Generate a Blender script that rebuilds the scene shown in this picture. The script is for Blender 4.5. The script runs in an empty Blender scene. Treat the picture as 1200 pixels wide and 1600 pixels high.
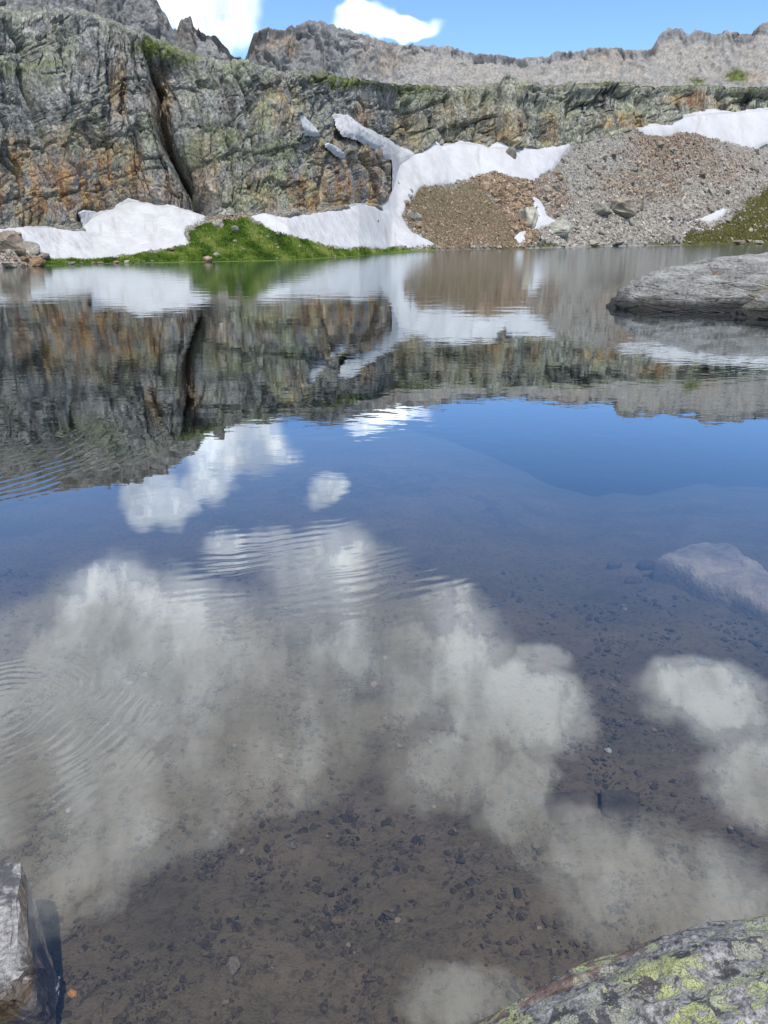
import bpy, bmesh, math, random
import numpy as np
from mathutils import Vector

random.seed(7)
RNG = np.random.default_rng(11)
scene = bpy.context.scene
COL = scene.collection

# ------------------------------------------------------------------ camera
CAM_H = 2.05                      # metres above the water
PITCH = math.radians(20.4)        # looking down
FPX = 1155.0                      # focal length in photo pixels (1200 x 1600)
cam_d = bpy.data.cameras.new('camera')
cam_d.sensor_fit = 'VERTICAL'
cam_d.sensor_height = 36.0
cam_d.lens = FPX / 1600 * 36.0
cam_d.clip_start = 0.05
cam_d.clip_end = 5000
cam = bpy.data.objects.new('camera', cam_d)
cam.location = (0, 0, CAM_H)
cam.rotation_euler = (math.pi / 2 - PITCH, 0, 0)
COL.objects.link(cam)
scene.camera = cam

# ------------------------------------------------------------------ light
SUN_DIR = Vector((0.10, -0.47, 0.87)).normalized()    # towards the sun
SUN_EL = math.asin(SUN_DIR.z)
SUN_AZ = math.atan2(SUN_DIR.x, SUN_DIR.y)
sun_d = bpy.data.lights.new('sun', 'SUN')
sun_d.energy = 2.0
sun_d.angle = math.radians(0.53)
sun_d.color = (1.0, 0.95, 0.88)
sun = bpy.data.objects.new('sun', sun_d)
sun.rotation_euler = (-SUN_DIR).to_track_quat('-Z', 'Y').to_euler()
sun.location = (0, 0, 60)
COL.objects.link(sun)

scene.view_settings.view_transform = 'Standard'
scene.view_settings.look = 'None'
scene.view_settings.exposure = 0.9
scene.view_settings.gamma = 1.0
scene.view_settings.use_curve_mapping = False
scene.render.engine = 'CYCLES'
cy = scene.cycles
cy.max_bounces = 5
cy.diffuse_bounces = 1
cy.glossy_bounces = 3
cy.transmission_bounces = 2
cy.transparent_max_bounces = 8
cy.volume_bounces = 0
cy.caustics_reflective = False
cy.caustics_refractive = False
cy.sample_clamp_indirect = 4.0
cy.use_denoising = True
cy.adaptive_threshold = 0.015


# ------------------------------------------------------------------ node helpers
class NT:
    def __init__(self, tree):
        self.t = tree
        self.n = tree.nodes
        self.l = tree.links

    def new(self, kind, **kw):
        nd = self.n.new(kind)
        for k, v in kw.items():
            setattr(nd, k, v)
        return nd

    def put(self, sock, v):
        if isinstance(v, bpy.types.NodeSocket):
            self.l.new(v, sock)
        elif v is not None:
            if isinstance(v, (tuple, list)) and len(v) == 3 and sock.type == 'RGBA':
                v = (*v, 1)
            sock.default_value = v

    def math(self, op, a, b=None, c=None, clamp=False):
        nd = self.new('ShaderNodeMath', operation=op, use_clamp=clamp)
        self.put(nd.inputs[0], a)
        if b is not None:
            self.put(nd.inputs[1], b)
        if c is not None:
            self.put(nd.inputs[2], c)
        return nd.outputs[0]

    def vmath(self, op, a, b=None):
        nd = self.new('ShaderNodeVectorMath', operation=op)
        self.put(nd.inputs[0], a)
        if b is not None:
            self.put(nd.inputs[1], b)
        return nd.outputs['Value'] if op in ('LENGTH', 'DISTANCE', 'DOT_PRODUCT') else nd.outputs[0]

    def smooth(self, v, a, b, lo=0.0, hi=1.0, mode='SMOOTHSTEP'):
        nd = self.new('ShaderNodeMapRange', interpolation_type=mode)
        self.put(nd.inputs[0], v)
        self.put(nd.inputs[1], a)
        self.put(nd.inputs[2], b)
        self.put(nd.inputs[3], lo)
        self.put(nd.inputs[4], hi)
        return nd.outputs[0]

    def noise(self, vec, scale, detail=4.0, rough=0.55, dist=0.0, dims='3D'):
        nd = self.new('ShaderNodeTexNoise', noise_dimensions=dims)
        self.put(nd.inputs['Vector'], vec)
        self.put(nd.inputs['Scale'], scale)
        self.put(nd.inputs['Detail'], detail)
        self.put(nd.inputs['Roughness'], rough)
        self.put(nd.inputs['Distortion'], dist)
        return nd.outputs[0]

    def voro(self, vec, scale, feature='F1', out='Distance'):
        nd = self.new('ShaderNodeTexVoronoi', feature=feature)
        self.put(nd.inputs['Vector'], vec)
        self.put(nd.inputs['Scale'], scale)
        return nd.outputs[out]

    def ramp(self, fac, stops):
        nd = self.new('ShaderNodeValToRGB')
        cr = nd.color_ramp
        while len(cr.elements) < len(stops):
            cr.elements.new(0.5)
        for e, (p, c) in zip(cr.elements, stops):
            e.position = p
            e.color = (*c, 1)
        self.put(nd.inputs[0], fac)
        return nd.outputs[0]

    def mix(self, fac, a, b, blend='MIX'):
        nd = self.new('ShaderNodeMix', data_type='RGBA', blend_type=blend)
        self.put(nd.inputs[0], fac)
        self.put(nd.inputs[6], a)
        self.put(nd.inputs[7], b)
        return nd.outputs[2]

    def attr(self, name, out='Fac'):
        return self.new('ShaderNodeAttribute', attribute_name=name).outputs[out]

    def bump(self, height, strength=1.0, distance=1.0, normal=None):
        nd = self.new('ShaderNodeBump')
        self.put(nd.inputs['Height'], height)
        self.put(nd.inputs['Strength'], strength)
        self.put(nd.inputs['Distance'], distance)
        if normal is not None:
            self.put(nd.inputs['Normal'], normal)
        return nd.outputs[0]

    def scalevec(self, vec, s):
        return self.vmath('MULTIPLY', vec, s)


def material(name):
    m = bpy.data.materials.new(name)
    m.use_nodes = True
    m.node_tree.nodes.clear()
    return m, NT(m.node_tree)


def finish(nt, color, rough=0.9, normal=None, spec=0.25):
    b = nt.new('ShaderNodeBsdfPrincipled')
    nt.put(b.inputs['Base Color'], color)
    nt.put(b.inputs['Roughness'], rough)
    nt.put(b.inputs['Specular IOR Level'], spec)
    if normal is not None:
        nt.put(b.inputs['Normal'], normal)
    o = nt.new('ShaderNodeOutputMaterial')
    nt.l.new(b.outputs[0], o.inputs['Surface'])


# ------------------------------------------------------------------ pixels <-> directions
CP, SP = math.cos(PITCH), math.sin(PITCH)


def pix_dir(px, py):
    px = np.asarray(px, float)
    py = np.asarray(py, float)
    u = px - 600.0
    v = 800.0 - py
    return u, FPX * CP + v * SP, -FPX * SP + v * CP


def pix_az_te(px, py):
    x, y, z = pix_dir(px, py)
    return np.arctan2(x, y), z / np.hypot(x, y)


def pix_on_plane(px, py, z=0.0):
    x, y, dz = pix_dir(px, py)
    t = (z - CAM_H) / dz
    return x * t, y * t


def project(P):
    x, y, z = P[..., 0], P[..., 1], P[..., 2] - CAM_H
    dep = np.maximum(y * CP - z * SP, 1e-3)
    up = y * SP + z * CP
    return 600 + FPX * x / dep, 800 - FPX * up / dep


# ------------------------------------------------------------------ sky
world = bpy.data.worlds.new('World')
scene.world = world
world.use_nodes = True
wt = NT(world.node_tree)
wt.n.clear()
sky = wt.new('ShaderNodeTexSky', sky_type='NISHITA', sun_disc=False)
sky.sun_elevation = SUN_EL
sky.sun_rotation = SUN_AZ
sky.altitude = 3000
sky.air_density = 1.0
sky.dust_density = 0.35
sky.ozone_density = 1.8
tc = wt.new('ShaderNodeTexCoord')
gen = tc.outputs['Generated']
sep = wt.new('ShaderNodeSeparateXYZ')
wt.l.new(gen, sep.inputs[0])
waz = wt.math('ARCTAN2', sep.outputs[0], sep.outputs[1])
wel = wt.math('ARCSINE', sep.outputs[2])
wc = wt.new('ShaderNodeCombineXYZ')
wt.l.new(waz, wc.inputs[0])
wt.l.new(wel, wc.inputs[1])
n_w = wt.new('ShaderNodeTexNoise')
wt.l.new(gen, n_w.inputs['Vector'])
n_w.inputs['Scale'].default_value = 9.0
n_w.inputs['Detail'].default_value = 3.0
n_w.inputs['Roughness'].default_value = 0.6
warp = wt.vmath('MULTIPLY', wt.vmath('SUBTRACT', n_w.outputs['Color'], (0.5, 0.5, 0.5)), (0.13, 0.09, 0.0))
wp = wt.vmath('ADD', wc.outputs[0], warp)
fb = wt.noise(wt.vmath('MULTIPLY', gen, (1.5, .5, 1.0)), 13.0, 7.0, 0.68)
# cloud masses: centre and radii as seen in the lake's mirror (photo pixels), weight
CLOUDS = [
    (380, 672, 74, 60, .86), (334, 700, 64, 48, .82), (578, 650, 52, 17, .84), (632, 652, 56, 16, .84),
    (243, 785, 60, 50, .74), (320, 755, 45, 30, .6), (498, 760, 40, 30, .6),
    (400, 855, 100, 34, .5), (520, 895, 110, 70, .66), (170, 1020, 200, 120, .95),
    (60, 1150, 190, 180, 1.15), (340, 1080, 230, 150, .9), (600, 1050, 210, 130, .82),
    (790, 1110, 130, 85, 1.05), (705, 1190, 110, 70, .95), (805, 1250, 55, 65, 1.0),
    (430, 1180, 150, 80, 1.0), (200, 1260, 170, 95, 1.1), (80, 1380, 130, 80, 1.05),
    (685, 950, 60, 34, .7), (860, 1030, 60, 34, .5), (1110, 1100, 120, 62, .85),
    (1180, 1210, 85, 80, .95), (1040, 1400, 230, 115, .9), (910, 1330, 110, 60, .9),
    (740, 1575, 115, 65, .95),
]
cov = None
for (bx, by, rx, ry, w) in CLOUDS:
    a0, t0 = pix_az_te(bx, by)
    a1, _ = pix_az_te(bx + rx, by)
    _, t1 = pix_az_te(bx, by + ry)
    e0, e1 = math.atan(-t0), math.atan(-t1)
    d = wt.vmath('MULTIPLY', wt.vmath('SUBTRACT', wp, (float(a0), e0, 0.0)),
                 (1.0 / float(a1 - a0), 1.0 / (e1 - e0), 1.0))
    v = wt.smooth(wt.vmath('LENGTH', d), 1.55, 0.35, 0.0, w)
    cov = v if cov is None else wt.math('MAXIMUM', cov, v)
# the same broken cumulus goes on round the rest of the sky
side = wt.math('MAXIMUM', wt.smooth(wt.math('ABSOLUTE', waz), 0.75, 1.0), wt.smooth(wel, 1.0, 1.15))
side = wt.math('MULTIPLY', side, wt.smooth(wel, 0.05, 0.3))
gen_cov = wt.math('MULTIPLY', wt.smooth(wt.noise(gen, 2.6, 2.0, 0.55), 0.42, 0.68), side)
cov = wt.math('MAXIMUM', cov, gen_cov)
dens = wt.smooth(wt.math('ADD', cov, wt.math('MULTIPLY', wt.math('SUBTRACT', fb, 0.5), 1.7)), 0.26, 0.90)
dens = wt.math('MAXIMUM', dens, wt.math('MULTIPLY', wt.smooth(cov, .12, .55), .55))
shade = wt.smooth(wt.noise(wt.vmath('MULTIPLY', gen, (1.5, .5, 1.0)), 6.0, 4.0, 0.58), 0.33, 0.68)
ccol = wt.mix(shade, (5.0, 5.15, 5.45), (13.0, 13.3, 13.7))
skyc = wt.mix(1.0, sky.outputs[0], (.84, .98, 1.12), 'MULTIPLY')
cmix = wt.mix(wt.math('MULTIPLY', wt.math('MULTIPLY', dens, .86), wt.smooth(cov, .03, .25)), skyc, ccol)
bg = wt.new('ShaderNodeBackground')
wt.l.new(cmix, bg.inputs[0])
bg.inputs[1].default_value = 0.122
world.cycles.sampling_method = 'NONE'
wo = wt.new('ShaderNodeOutputWorld')
wt.l.new(bg.outputs[0], wo.inputs[0])


# ------------------------------------------------------------------ numpy noise
def _h(ix, iy, seed):
    h = (ix.astype(np.int64) * 374761393 + iy.astype(np.int64) * 668265263 + seed * 1442695041) & 0xFFFFFFFF
    h = ((h ^ (h >> 13)) * 1274126177) & 0xFFFFFFFF
    return ((h ^ (h >> 16)) & 0xFFFFFF) / float(0x1000000)


def vnoise(x, y, seed=0):
    xi = np.floor(x)
    yi = np.floor(y)
    fx = x - xi
    fy = y - yi
    out = 0
    ux = fx * fx * fx * (fx * (fx * 6 - 15) + 10)
    uy = fy * fy * fy * (fy * (fy * 6 - 15) + 10)
    for dx in (0, 1):
        for dy in (0, 1):
            a = _h(xi + dx, yi + dy, seed) * 2 * math.pi
            g = np.cos(a) * (fx - dx) + np.sin(a) * (fy - dy)
            out = out + g * (ux if dx else 1 - ux) * (uy if dy else 1 - uy)
    return out * 1.5


def fbm(x, y, octv=4, seed=0, gain=0.5, lac=2.03):
    s = 0
    a = 1.0
    for k in range(octv):
        s = s + a * vnoise(x, y, seed + k * 17)
        x = x * lac + 3.7
        y = y * lac - 1.9
        a *= gain
    return s


def worley(x, y, seed=0):
    """F1, F2, random id, vector to the cell's centre"""
    xi = np.floor(x)
    yi = np.floor(y)
    f1 = np.full(x.shape, 9.0)
    f2 = np.full(x.shape, 9.0)
    cid = np.zeros(x.shape)
    vx = np.zeros(x.shape)
    vy = np.zeros(x.shape)
    for dx in (-1, 0, 1):
        for dy in (-1, 0, 1):
            cx = xi + dx + _h(xi + dx, yi + dy, seed)
            cy_ = yi + dy + _h(xi + dx, yi + dy, seed + 91)
            ddx = x - cx
            ddy = y - cy_
            d = np.hypot(ddx, ddy)
            near = d < f1
            f2 = np.where(near, f1, np.minimum(f2, d))
            cid = np.where(near, _h(xi + dx, yi + dy, seed + 57), cid)
            vx = np.where(near, ddx, vx)
            vy = np.where(near, ddy, vy)
            f1 = np.where(near, d, f1)
    return f1, f2, cid, vx, vy


def blocks(x, y, seed, tilt=0.5, crack=0.35, cw=0.12):
    """faceted joint blocks: a step and a tilt for each block, a cleft round it"""
    f1, f2, cid, vx, vy = worley(x, y, seed)
    c2 = np.modf(cid * 7.31)[0]
    c3 = np.modf(cid * 13.7)[0]
    h = (cid - 0.5) + tilt * ((c2 - 0.5) * vx + (c3 - 0.5) * vy)
    return h - crack * np.clip(1 - (f2 - f1) / cw, 0, 1)


def bricks(x, y, seed, step=1.0, tilt=.5, crack=.4, cw=.07):
    """rock split by near-vertical joints into columns and each column into blocks of uneven height"""
    xi = np.floor(x)
    j0 = _h(xi, xi * 0, seed) * .5
    col = np.where(x - xi < j0, xi * 2, xi * 2 + 1)
    wl = np.where(x - xi < j0, x - xi, x - xi - j0)
    ww = np.where(x - xi < j0, j0, 1 - j0)
    cx = np.minimum(wl, ww - wl)
    yy = y * (.6 + .9 * _h(col, col * 0 + 3, seed + 5)) + 7.3 * _h(col, col * 0 + 1, seed + 7)
    yi = np.floor(yy)
    k0 = .2 + _h(col, yi, seed + 9) * .6
    row = np.where(yy - yi < k0, yi * 2, yi * 2 + 1)
    hl = np.where(yy - yi < k0, yy - yi, yy - yi - k0)
    hh = np.where(yy - yi < k0, k0, 1 - k0)
    cyy = np.minimum(hl, hh - hl)
    cid = _h(col, row, seed + 11)
    h = step * (cid - .5) + .8 * (_h(col, col * 0 + 9, seed + 15) - .5)
    h = h + tilt * ((_h(col, row, seed + 13) - .5) * (wl - ww / 2) * 2 + (_h(col, row, seed + 17) - .5) * (hl - hh / 2))
    return h - crack * np.maximum(np.clip(1 - cx / cw, 0, 1), .7 * np.clip(1 - cyy / cw, 0, 1))


def sstep(a, b, v):
    t = np.clip((v - a) / (b - a), 0, 1)
    return t * t * (3 - 2 * t)


def poly_sd(px, py, poly):
    """signed distance, positive inside"""
    P = np.asarray(poly, float)
    d2 = np.full(px.shape, 1e12)
    inside = np.zeros(px.shape, bool)
    n = len(P)
    for i in range(n):
        x0, y0 = P[i]
        x1, y1 = P[(i + 1) % n]
        ex, ey = x1 - x0, y1 - y0
        wx, wy = px - x0, py - y0
        t = np.clip((wx * ex + wy * ey) / (ex * ex + ey * ey + 1e-9), 0, 1)
        d2 = np.minimum(d2, (wx - t * ex) ** 2 + (wy - t * ey) ** 2)
        c = (y0 <= py) != (y1 <= py)
        with np.errstate(divide='ignore', invalid='ignore'):
            xc = x0 + (py - y0) * ex / (ey if ey else 1e-9)
        inside ^= c & (px < xc)
    d = np.sqrt(d2)
    return np.where(inside, d, -d)


def line_dist(px, py, pts):
    """distance to a polyline and the parameter 0..1 along it"""
    P = np.asarray(pts, float)
    best = np.full(px.shape, 1e9)
    par = np.zeros(px.shape)
    for i in range(len(P) - 1):
        x0, y0 = P[i]
        ex, ey = P[i + 1] - P[i]
        t = np.clip(((px - x0) * ex + (py - y0) * ey) / (ex * ex + ey * ey), 0, 1)
        d = np.hypot(px - x0 - t * ex, py - y0 - t * ey)
        m = d < best
        best = np.where(m, d, best)
        par = np.where(m, (i + t) / (len(P) - 1), par)
    return best, par


# ------------------------------------------------------------------ mesh helpers
def mesh_arrays(name, V, F, smooth=True, attrs=None):
    """V (n,3), F (m,3 or 4); attrs: name -> (n,) floats or (n,3) vectors"""
    me = bpy.data.meshes.new(name)
    V = np.ascontiguousarray(V, np.float32)
    F = np.ascontiguousarray(F, np.int32)
    k = F.shape[1]
    me.vertices.add(len(V))
    me.vertices.foreach_set('co', V.ravel())
    me.loops.add(F.size)
    me.loops.foreach_set('vertex_index', F.ravel())
    me.polygons.add(len(F))
    me.polygons.foreach_set('loop_start', np.arange(0, F.size, k, dtype=np.int32))
    me.polygons.foreach_set('loop_total', np.full(len(F), k, np.int32))
    me.polygons.foreach_set('use_smooth', np.full(len(F), smooth, bool))
    for an, av in (attrs or {}).items():
        av = np.ascontiguousarray(av, np.float32)
        if av.ndim == 1:
            at = me.attributes.new(an, 'FLOAT', 'POINT')
            at.data.foreach_set('value', av)
        else:
            at = me.attributes.new(an, 'FLOAT_VECTOR', 'POINT')
            at.data.foreach_set('vector', av.ravel())
    me.update(calc_edges=True)
    me.validate()
    return me


def link(name, me, mat=None, parent=None):
    o = bpy.data.objects.new(name, me)
    COL.objects.link(o)
    if mat is not None and me is not None and len(me.materials) == 0:
        me.materials.append(mat)
    if parent is not None:
        o.parent = parent
    return o


def structure(o):
    o['kind'] = 'structure'
    return o


def tag(o, label, cat, group=None, kind=None):
    o['label'] = label
    o['category'] = cat
    if group:
        o['group'] = group
    if kind:
        o['kind'] = kind
    return o


def grid_faces(R, C, keep=None):
    idx = np.arange(R * C).reshape(R, C)
    q = np.stack([idx[:-1, :-1], idx[:-1, 1:], idx[1:, 1:], idx[1:, :-1]], -1)
    if keep is not None:
        q = q[keep]
    return q.reshape(-1, 4)


def compact(V, F, attrs):
    used = np.unique(F)
    remap = np.full(len(V), -1, np.int64)
    remap[used] = np.arange(len(used))
    return V[used], remap[F], {k: a[used] for k, a in attrs.items()}


def grid_normals(P):
    du = np.gradient(P, axis=1)
    dv = np.gradient(P, axis=0)
    n = np.cross(du, dv)
    n /= np.linalg.norm(n, axis=-1, keepdims=True) + 1e-9
    return n


def blur(a, k, axis):
    if k < 1:
        return a
    pad = [(0, 0)] * a.ndim
    pad[axis] = (k, k)
    b = np.cumsum(np.pad(a, pad, mode='edge'), axis=axis)
    z = np.zeros_like(np.take(b, [0], axis=axis))
    b = np.concatenate([z, b], axis=axis)
    n = a.shape[axis]
    hi = np.take(b, np.arange(2 * k + 1, 2 * k + 1 + n), axis=axis)
    lo = np.take(b, np.arange(0, n), axis=axis)
    return (hi - lo) / (2 * k + 1)


# ------------------------------------------------------------------ materials
def rock_material(name, kind):
    m, t = material(name)
    rc = t.attr('rock_coord', 'Vector')
    warp_ = t.new('ShaderNodeTexNoise')
    t.l.new(rc, warp_.inputs['Vector'])
    warp_.inputs['Scale'].default_value = 0.35
    warp_.inputs['Detail'].default_value = 4
    rcw = t.vmath('ADD', rc, t.vmath('MULTIPLY', t.vmath('SUBTRACT', warp_.outputs['Color'], (.5, .5, .5)), (.8, .8, .8)))
    big = t.noise(rc, 0.10, 3.0, 0.5)
    mid = t.noise(rcw, 0.9, 7.0, 0.68)
    fine = t.noise(rcw, 5.0, 5.0, 0.7)
    rot = t.new('ShaderNodeVectorRotate', rotation_type='Z_AXIS')
    t.l.new(rcw, rot.inputs['Vector'])
    rot.inputs['Angle'].default_value = math.radians(12)
    stk = t.noise(t.vmath('MULTIPLY', rot.outputs[0], (1.0, 0.09, 1.0)), 0.85, 5.0, 0.62)
    blk = t.voro(t.vmath('MULTIPLY', rot.outputs[0], (1.0, 0.45, 1.0)), 0.9, 'F1', 'Color')
    sb = t.new('ShaderNodeSeparateColor')
    t.l.new(blk, sb.inputs[0])
    if kind == 'cliff':
        base = t.ramp(mid, [(0.32, (.05, .049, .048)), (0.44, (.145, .14, .13)), (0.55, (.235, .228, .21)), (0.70, (.39, .38, .345))])
        base = t.mix(t.math('MULTIPLY', t.smooth(sb.outputs[0], .35, 1.0), .35), base, (.36, .33, .30))
        green = t.ramp(fine, [(0.3, (.16, .17, .10)), (0.7, (.34, .35, .22))])
        base = t.mix(t.math('MULTIPLY', t.attr('lichen'), t.smooth(t.noise(rcw, .33, 5, .6), .40, .62, 0, .85)), base, green)
    elif kind == 'headwall':
        base = t.ramp(mid, [(0.32, (.065, .064, .055)), (0.44, (.17, .166, .14)), (0.55, (.275, .267, .22)), (0.70, (.42, .41, .345))])
        green = t.ramp(fine, [(0.3, (.19, .19, .115)), (0.7, (.36, .36, .225))])
        base = t.mix(t.smooth(t.noise(rcw, .4, 5, .6), .42, .66, 0, .6), base, green)
    else:
        base = t.ramp(mid, [(0.30, (.115, .113, .112)), (0.45, (.20, .195, .188)), (0.56, (.27, .262, .248)), (0.72, (.37, .358, .335))])
        base = t.mix(t.math('MULTIPLY', t.attr('scree'), t.smooth(stk, .35, .65, .25, .85)), base, t.mix(t.smooth(fine, .35, .65), (.25, .225, .19), (.36, .325, .275)))
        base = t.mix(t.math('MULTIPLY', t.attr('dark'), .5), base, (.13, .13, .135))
    rustn = t.smooth(t.math('ADD', t.math('MULTIPLY', stk, .6), t.math('MULTIPLY', mid, .5)), .45, .65)
    rcol = t.ramp(t.noise(rcw, .55, 4, .6), [(.32, (.15, .075, .04)), (.48, (.33, .18, .075)), (.6, (.42, .27, .10)), (.75, (.36, .30, .20))])
    base = t.mix(t.math('MULTIPLY', t.attr('rust'), rustn, clamp=True), base, rcol)
    if kind != 'ridge':
        # black water streaks running down the faces
        dk = t.math('MULTIPLY', t.smooth(stk, .53, .62), t.math('ADD', .40, t.math('MULTIPLY', t.attr('dark'), .6)))
        base = t.mix(dk, base, (.035, .034, .036))
    geo = t.new('ShaderNodeNewGeometry')
    sn = t.new('ShaderNodeSeparateXYZ')
    t.l.new(geo.outputs['Normal'], sn.inputs[0])
    gr = t.ramp(t.noise(rcw, 2.2, 5, .7), [(.3, (.035, .05, .012)), (.5, (.085, .105, .028)), (.7, (.17, .175, .06))])
    gm = t.math('MULTIPLY', t.smooth(sn.outputs[2], .5, .8), t.smooth(t.noise(rcw, .7, 5, .65), .38, .55))
    if kind == 'ridge':
        gm = t.math('MULTIPLY', gm, 0.0)
    gm = t.math('MAXIMUM', t.math('MULTIPLY', gm, .35 if kind == 'cliff' else .40),
                t.math('MULTIPLY', t.attr('grass'), t.smooth(mid, .34, .52)))
    base = t.mix(gm, base, gr)
    spk = t.noise(rcw, 4.2, 2.5, .6)
    base = t.mix(1.0, base, t.ramp(spk, [(.30, (.42, .42, .43)), (.50, (1.0, 1.0, 1.0)), (.70, (1.6, 1.58, 1.52))] if kind != 'ridge' else [(.30, (.74, .74, .75)), (.50, (1.0, 1.0, 1.0)), (.70, (1.25, 1.24, 1.2))]), 'MULTIPLY')
    hgt = t.math('ADD', t.math('MULTIPLY', mid, .55), t.math('MULTIPLY', fine, .22))
    hgt = t.math('ADD', hgt, t.math('MULTIPLY', t.smooth(t.voro(t.vmath('MULTIPLY', rot.outputs[0], (1, .4, 1)), 1.7, 'DISTANCE_TO_EDGE'), 0, .09), .03))
    nb = t.bump(hgt, .9, {'cliff': .26, 'headwall': .7, 'ridge': 1.2}[kind])
    finish(t, base, .92, nb, .2)
    return m


M_CLIFF = rock_material('cliff_rock', 'cliff')
M_HEAD = rock_material('headwall_rock', 'headwall')
M_RIDGE = rock_material('ridge_rock', 'ridge')


def ground_material():
    m, t = material('slope_ground')
    rc = t.attr('rock_coord', 'Vector')
    n1 = t.noise(rc, .35, 5, .6)
    n2 = t.noise(rc, 3.0, 5, .7)
    n3 = t.noise(rc, .12, 3, .5)
    v = t.voro(rc, 2.2, 'F1', 'Color')
    sv = t.new('ShaderNodeSeparateColor')
    t.l.new(v, sv.inputs[0])
    grey = t.ramp(n2, [(.25, (.13, .115, .10)), (.5, (.27, .25, .22)), (.75, (.42, .395, .35))])
    red = t.ramp(n2, [(.25, (.10, .065, .045)), (.5, (.23, .155, .105)), (.75, (.38, .28, .20))])
    base = t.mix(t.math('ADD', t.math('MULTIPLY', t.attr('rust'), t.smooth(n1, .3, .6)), t.smooth(n3, .55, .75, 0, .35), clamp=True), grey, red)
    fan = t.ramp(n2, [(.3, (.075, .064, .036)), (.5, (.14, .11, .065)), (.75, (.25, .21, .145))])
    fan = t.mix(t.smooth(n1, .42, .62, 0, .6), fan, (.115, .105, .055))
    base = t.mix(t.attr('fan'), base, fan)
    green = t.ramp(n2, [(.25, (.06, .10, .016)), (.5, (.12, .185, .03)), (.75, (.20, .26, .055))])
    base = t.mix(t.math('MULTIPLY', t.attr('meadow'), t.smooth(n2, .25, .42)), base, green)
    olive = t.ramp(n2, [(.25, (.03, .032, .010)), (.5, (.078, .075, .020)), (.75, (.15, .125, .05))])
    base = t.mix(t.math('MULTIPLY', t.attr('turf'), t.smooth(n2, .22, .40)), base, olive)
    nb = t.bump(t.math('ADD', n2, t.math('MULTIPLY', n1, 1.0)), .8, .5)
    finish(t, base, .95, nb, .15)
    return m


M_GROUND = ground_material()


def snow_material():
    m, t = material('old_snow')
    geo = t.new('ShaderNodeTexCoord')
    p = geo.outputs['Object']
    rc = t.attr('rock_coord', 'Vector')
    n = t.noise(rc, .5, 6, .65)
    st = t.noise(t.vmath('MULTIPLY', rc, (1.4, .22, .6)), 1.1, 6, .65)
    base = t.ramp(n, [(.3, (.43, .42, .405)), (.6, (.545, .54, .53))])
    base = t.mix(t.smooth(st, .52, .72, 0, .6), base, (.36, .33, .295))
    grit = t.smooth(t.noise(rc, 9.0, 2, .5), .66, .72, 0, .8)
    base = t.mix(t.math('MULTIPLY', grit, t.smooth(n, .45, .6)), base, (.25, .22, .18))
    h = t.math('ADD', t.math('MULTIPLY', n, .5), t.math('MULTIPLY', t.voro(t.vmath('MULTIPLY', rc, (1, 1.4, 1)), 2.1, 'SMOOTH_F1'), .30))
    finish(t, base, .75, t.bump(h, .7, .6), .2)
    return m


M_SNOW = snow_material()


def boulder_material(name, tint, dark=1.0, lich=.4, scale=1.0, bd=.25):
    m, t = material(name)
    tc_ = t.new('ShaderNodeTexCoord')
    oi = t.new('ShaderNodeObjectInfo')
    p = t.vmath('ADD', t.vmath('MULTIPLY', tc_.outputs['Object'], (scale,) * 3),
                t.vmath('MULTIPLY', oi.outputs['Random'], (37.0, 19.0, 53.0)))
    mid = t.noise(p, 1.6, 7, .68)
    fine = t.noise(p, 9, 5, .7)
    d, g, l = [tuple(c * k * dark for c in tint) for k in (.38, .8, 1.35)]
    base = t.ramp(mid, [(.28, d), (.5, g), (.72, l)])
    var = t.ramp(oi.outputs['Random'], [(0, (.62, .60, .58)), (.3, (.95, .80, .66)), (.6, (1.0, 1.0, .95)), (1, (1.25, 1.2, 1.08))])
    base = t.mix(1.0, base, var, 'MULTIPLY')
    base = t.mix(t.smooth(t.noise(p, .9, 5, .6), .5, .68, 0, lich), base, (.30 * dark, .31 * dark, .20 * dark))
    hgt = t.math('ADD', mid, t.math('MULTIPLY', fine, .35))
    finish(t, base, .9, t.bump(hgt, .8, bd / scale), .2)
    return m


M_TALUS = boulder_material('talus_boulder', (.37, .345, .305), 1.0, .35, .7)
M_RUBBLE = boulder_material('rubble_boulder', (.36, .27, .19), 1.0, .25, .7)
M_PALE = boulder_material('pale_boulder', (.41, .395, .34), 1.0, .3, 1.6)


def debris_material(name, stops):
    m, t = material(name)
    tint = t.attr('tint')
    rc = t.new('ShaderNodeTexCoord').outputs['Object']
    c = t.ramp(tint, stops)
    n = t.noise(rc, 2.2, 4, .6)
    c = t.mix(1.0, c, t.ramp(n, [(.3, (.7, .7, .7)), (.7, (1.25, 1.25, 1.25))]), 'MULTIPLY')
    finish(t, c, .92, None, .2)
    return m


M_DEBRIS = debris_material('talus_debris', [(0, (.10, .09, .08)), (.25, (.24, .20, .165)), (.5, (.33, .295, .245)), (.8, (.42, .385, .325)), (1, (.54, .51, .43))])
M_RDEBRIS = debris_material('rubble_debris', [(0, (.08, .055, .04)), (.3, (.20, .13, .085)), (.6, (.33, .235, .155)), (1, (.48, .40, .30))])
M_GRASS = debris_material('meadow_blades', [(0, (.05, .095, .015)), (.45, (.14, .23, .03)), (.8, (.23, .33, .045)), (1, (.42, .44, .13))])
M_TURF = debris_material('turf_blades', [(0, (.03, .032, .008)), (.5, (.085, .08, .02)), (1, (.17, .14, .05))])

# ------------------------------------------------------------------ mountainside sheet
AZ_IN = math.radians(28.5)
NC_IN, NC_OUT = 1080, 90
AZ = np.concatenate([np.linspace(-math.radians(80), -AZ_IN, NC_OUT, endpoint=False),
                     np.linspace(-AZ_IN, AZ_IN, NC_IN),
                     np.linspace(AZ_IN, math.radians(80), NC_OUT + 1)[1:]])
NCOL = len(AZ)


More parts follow.
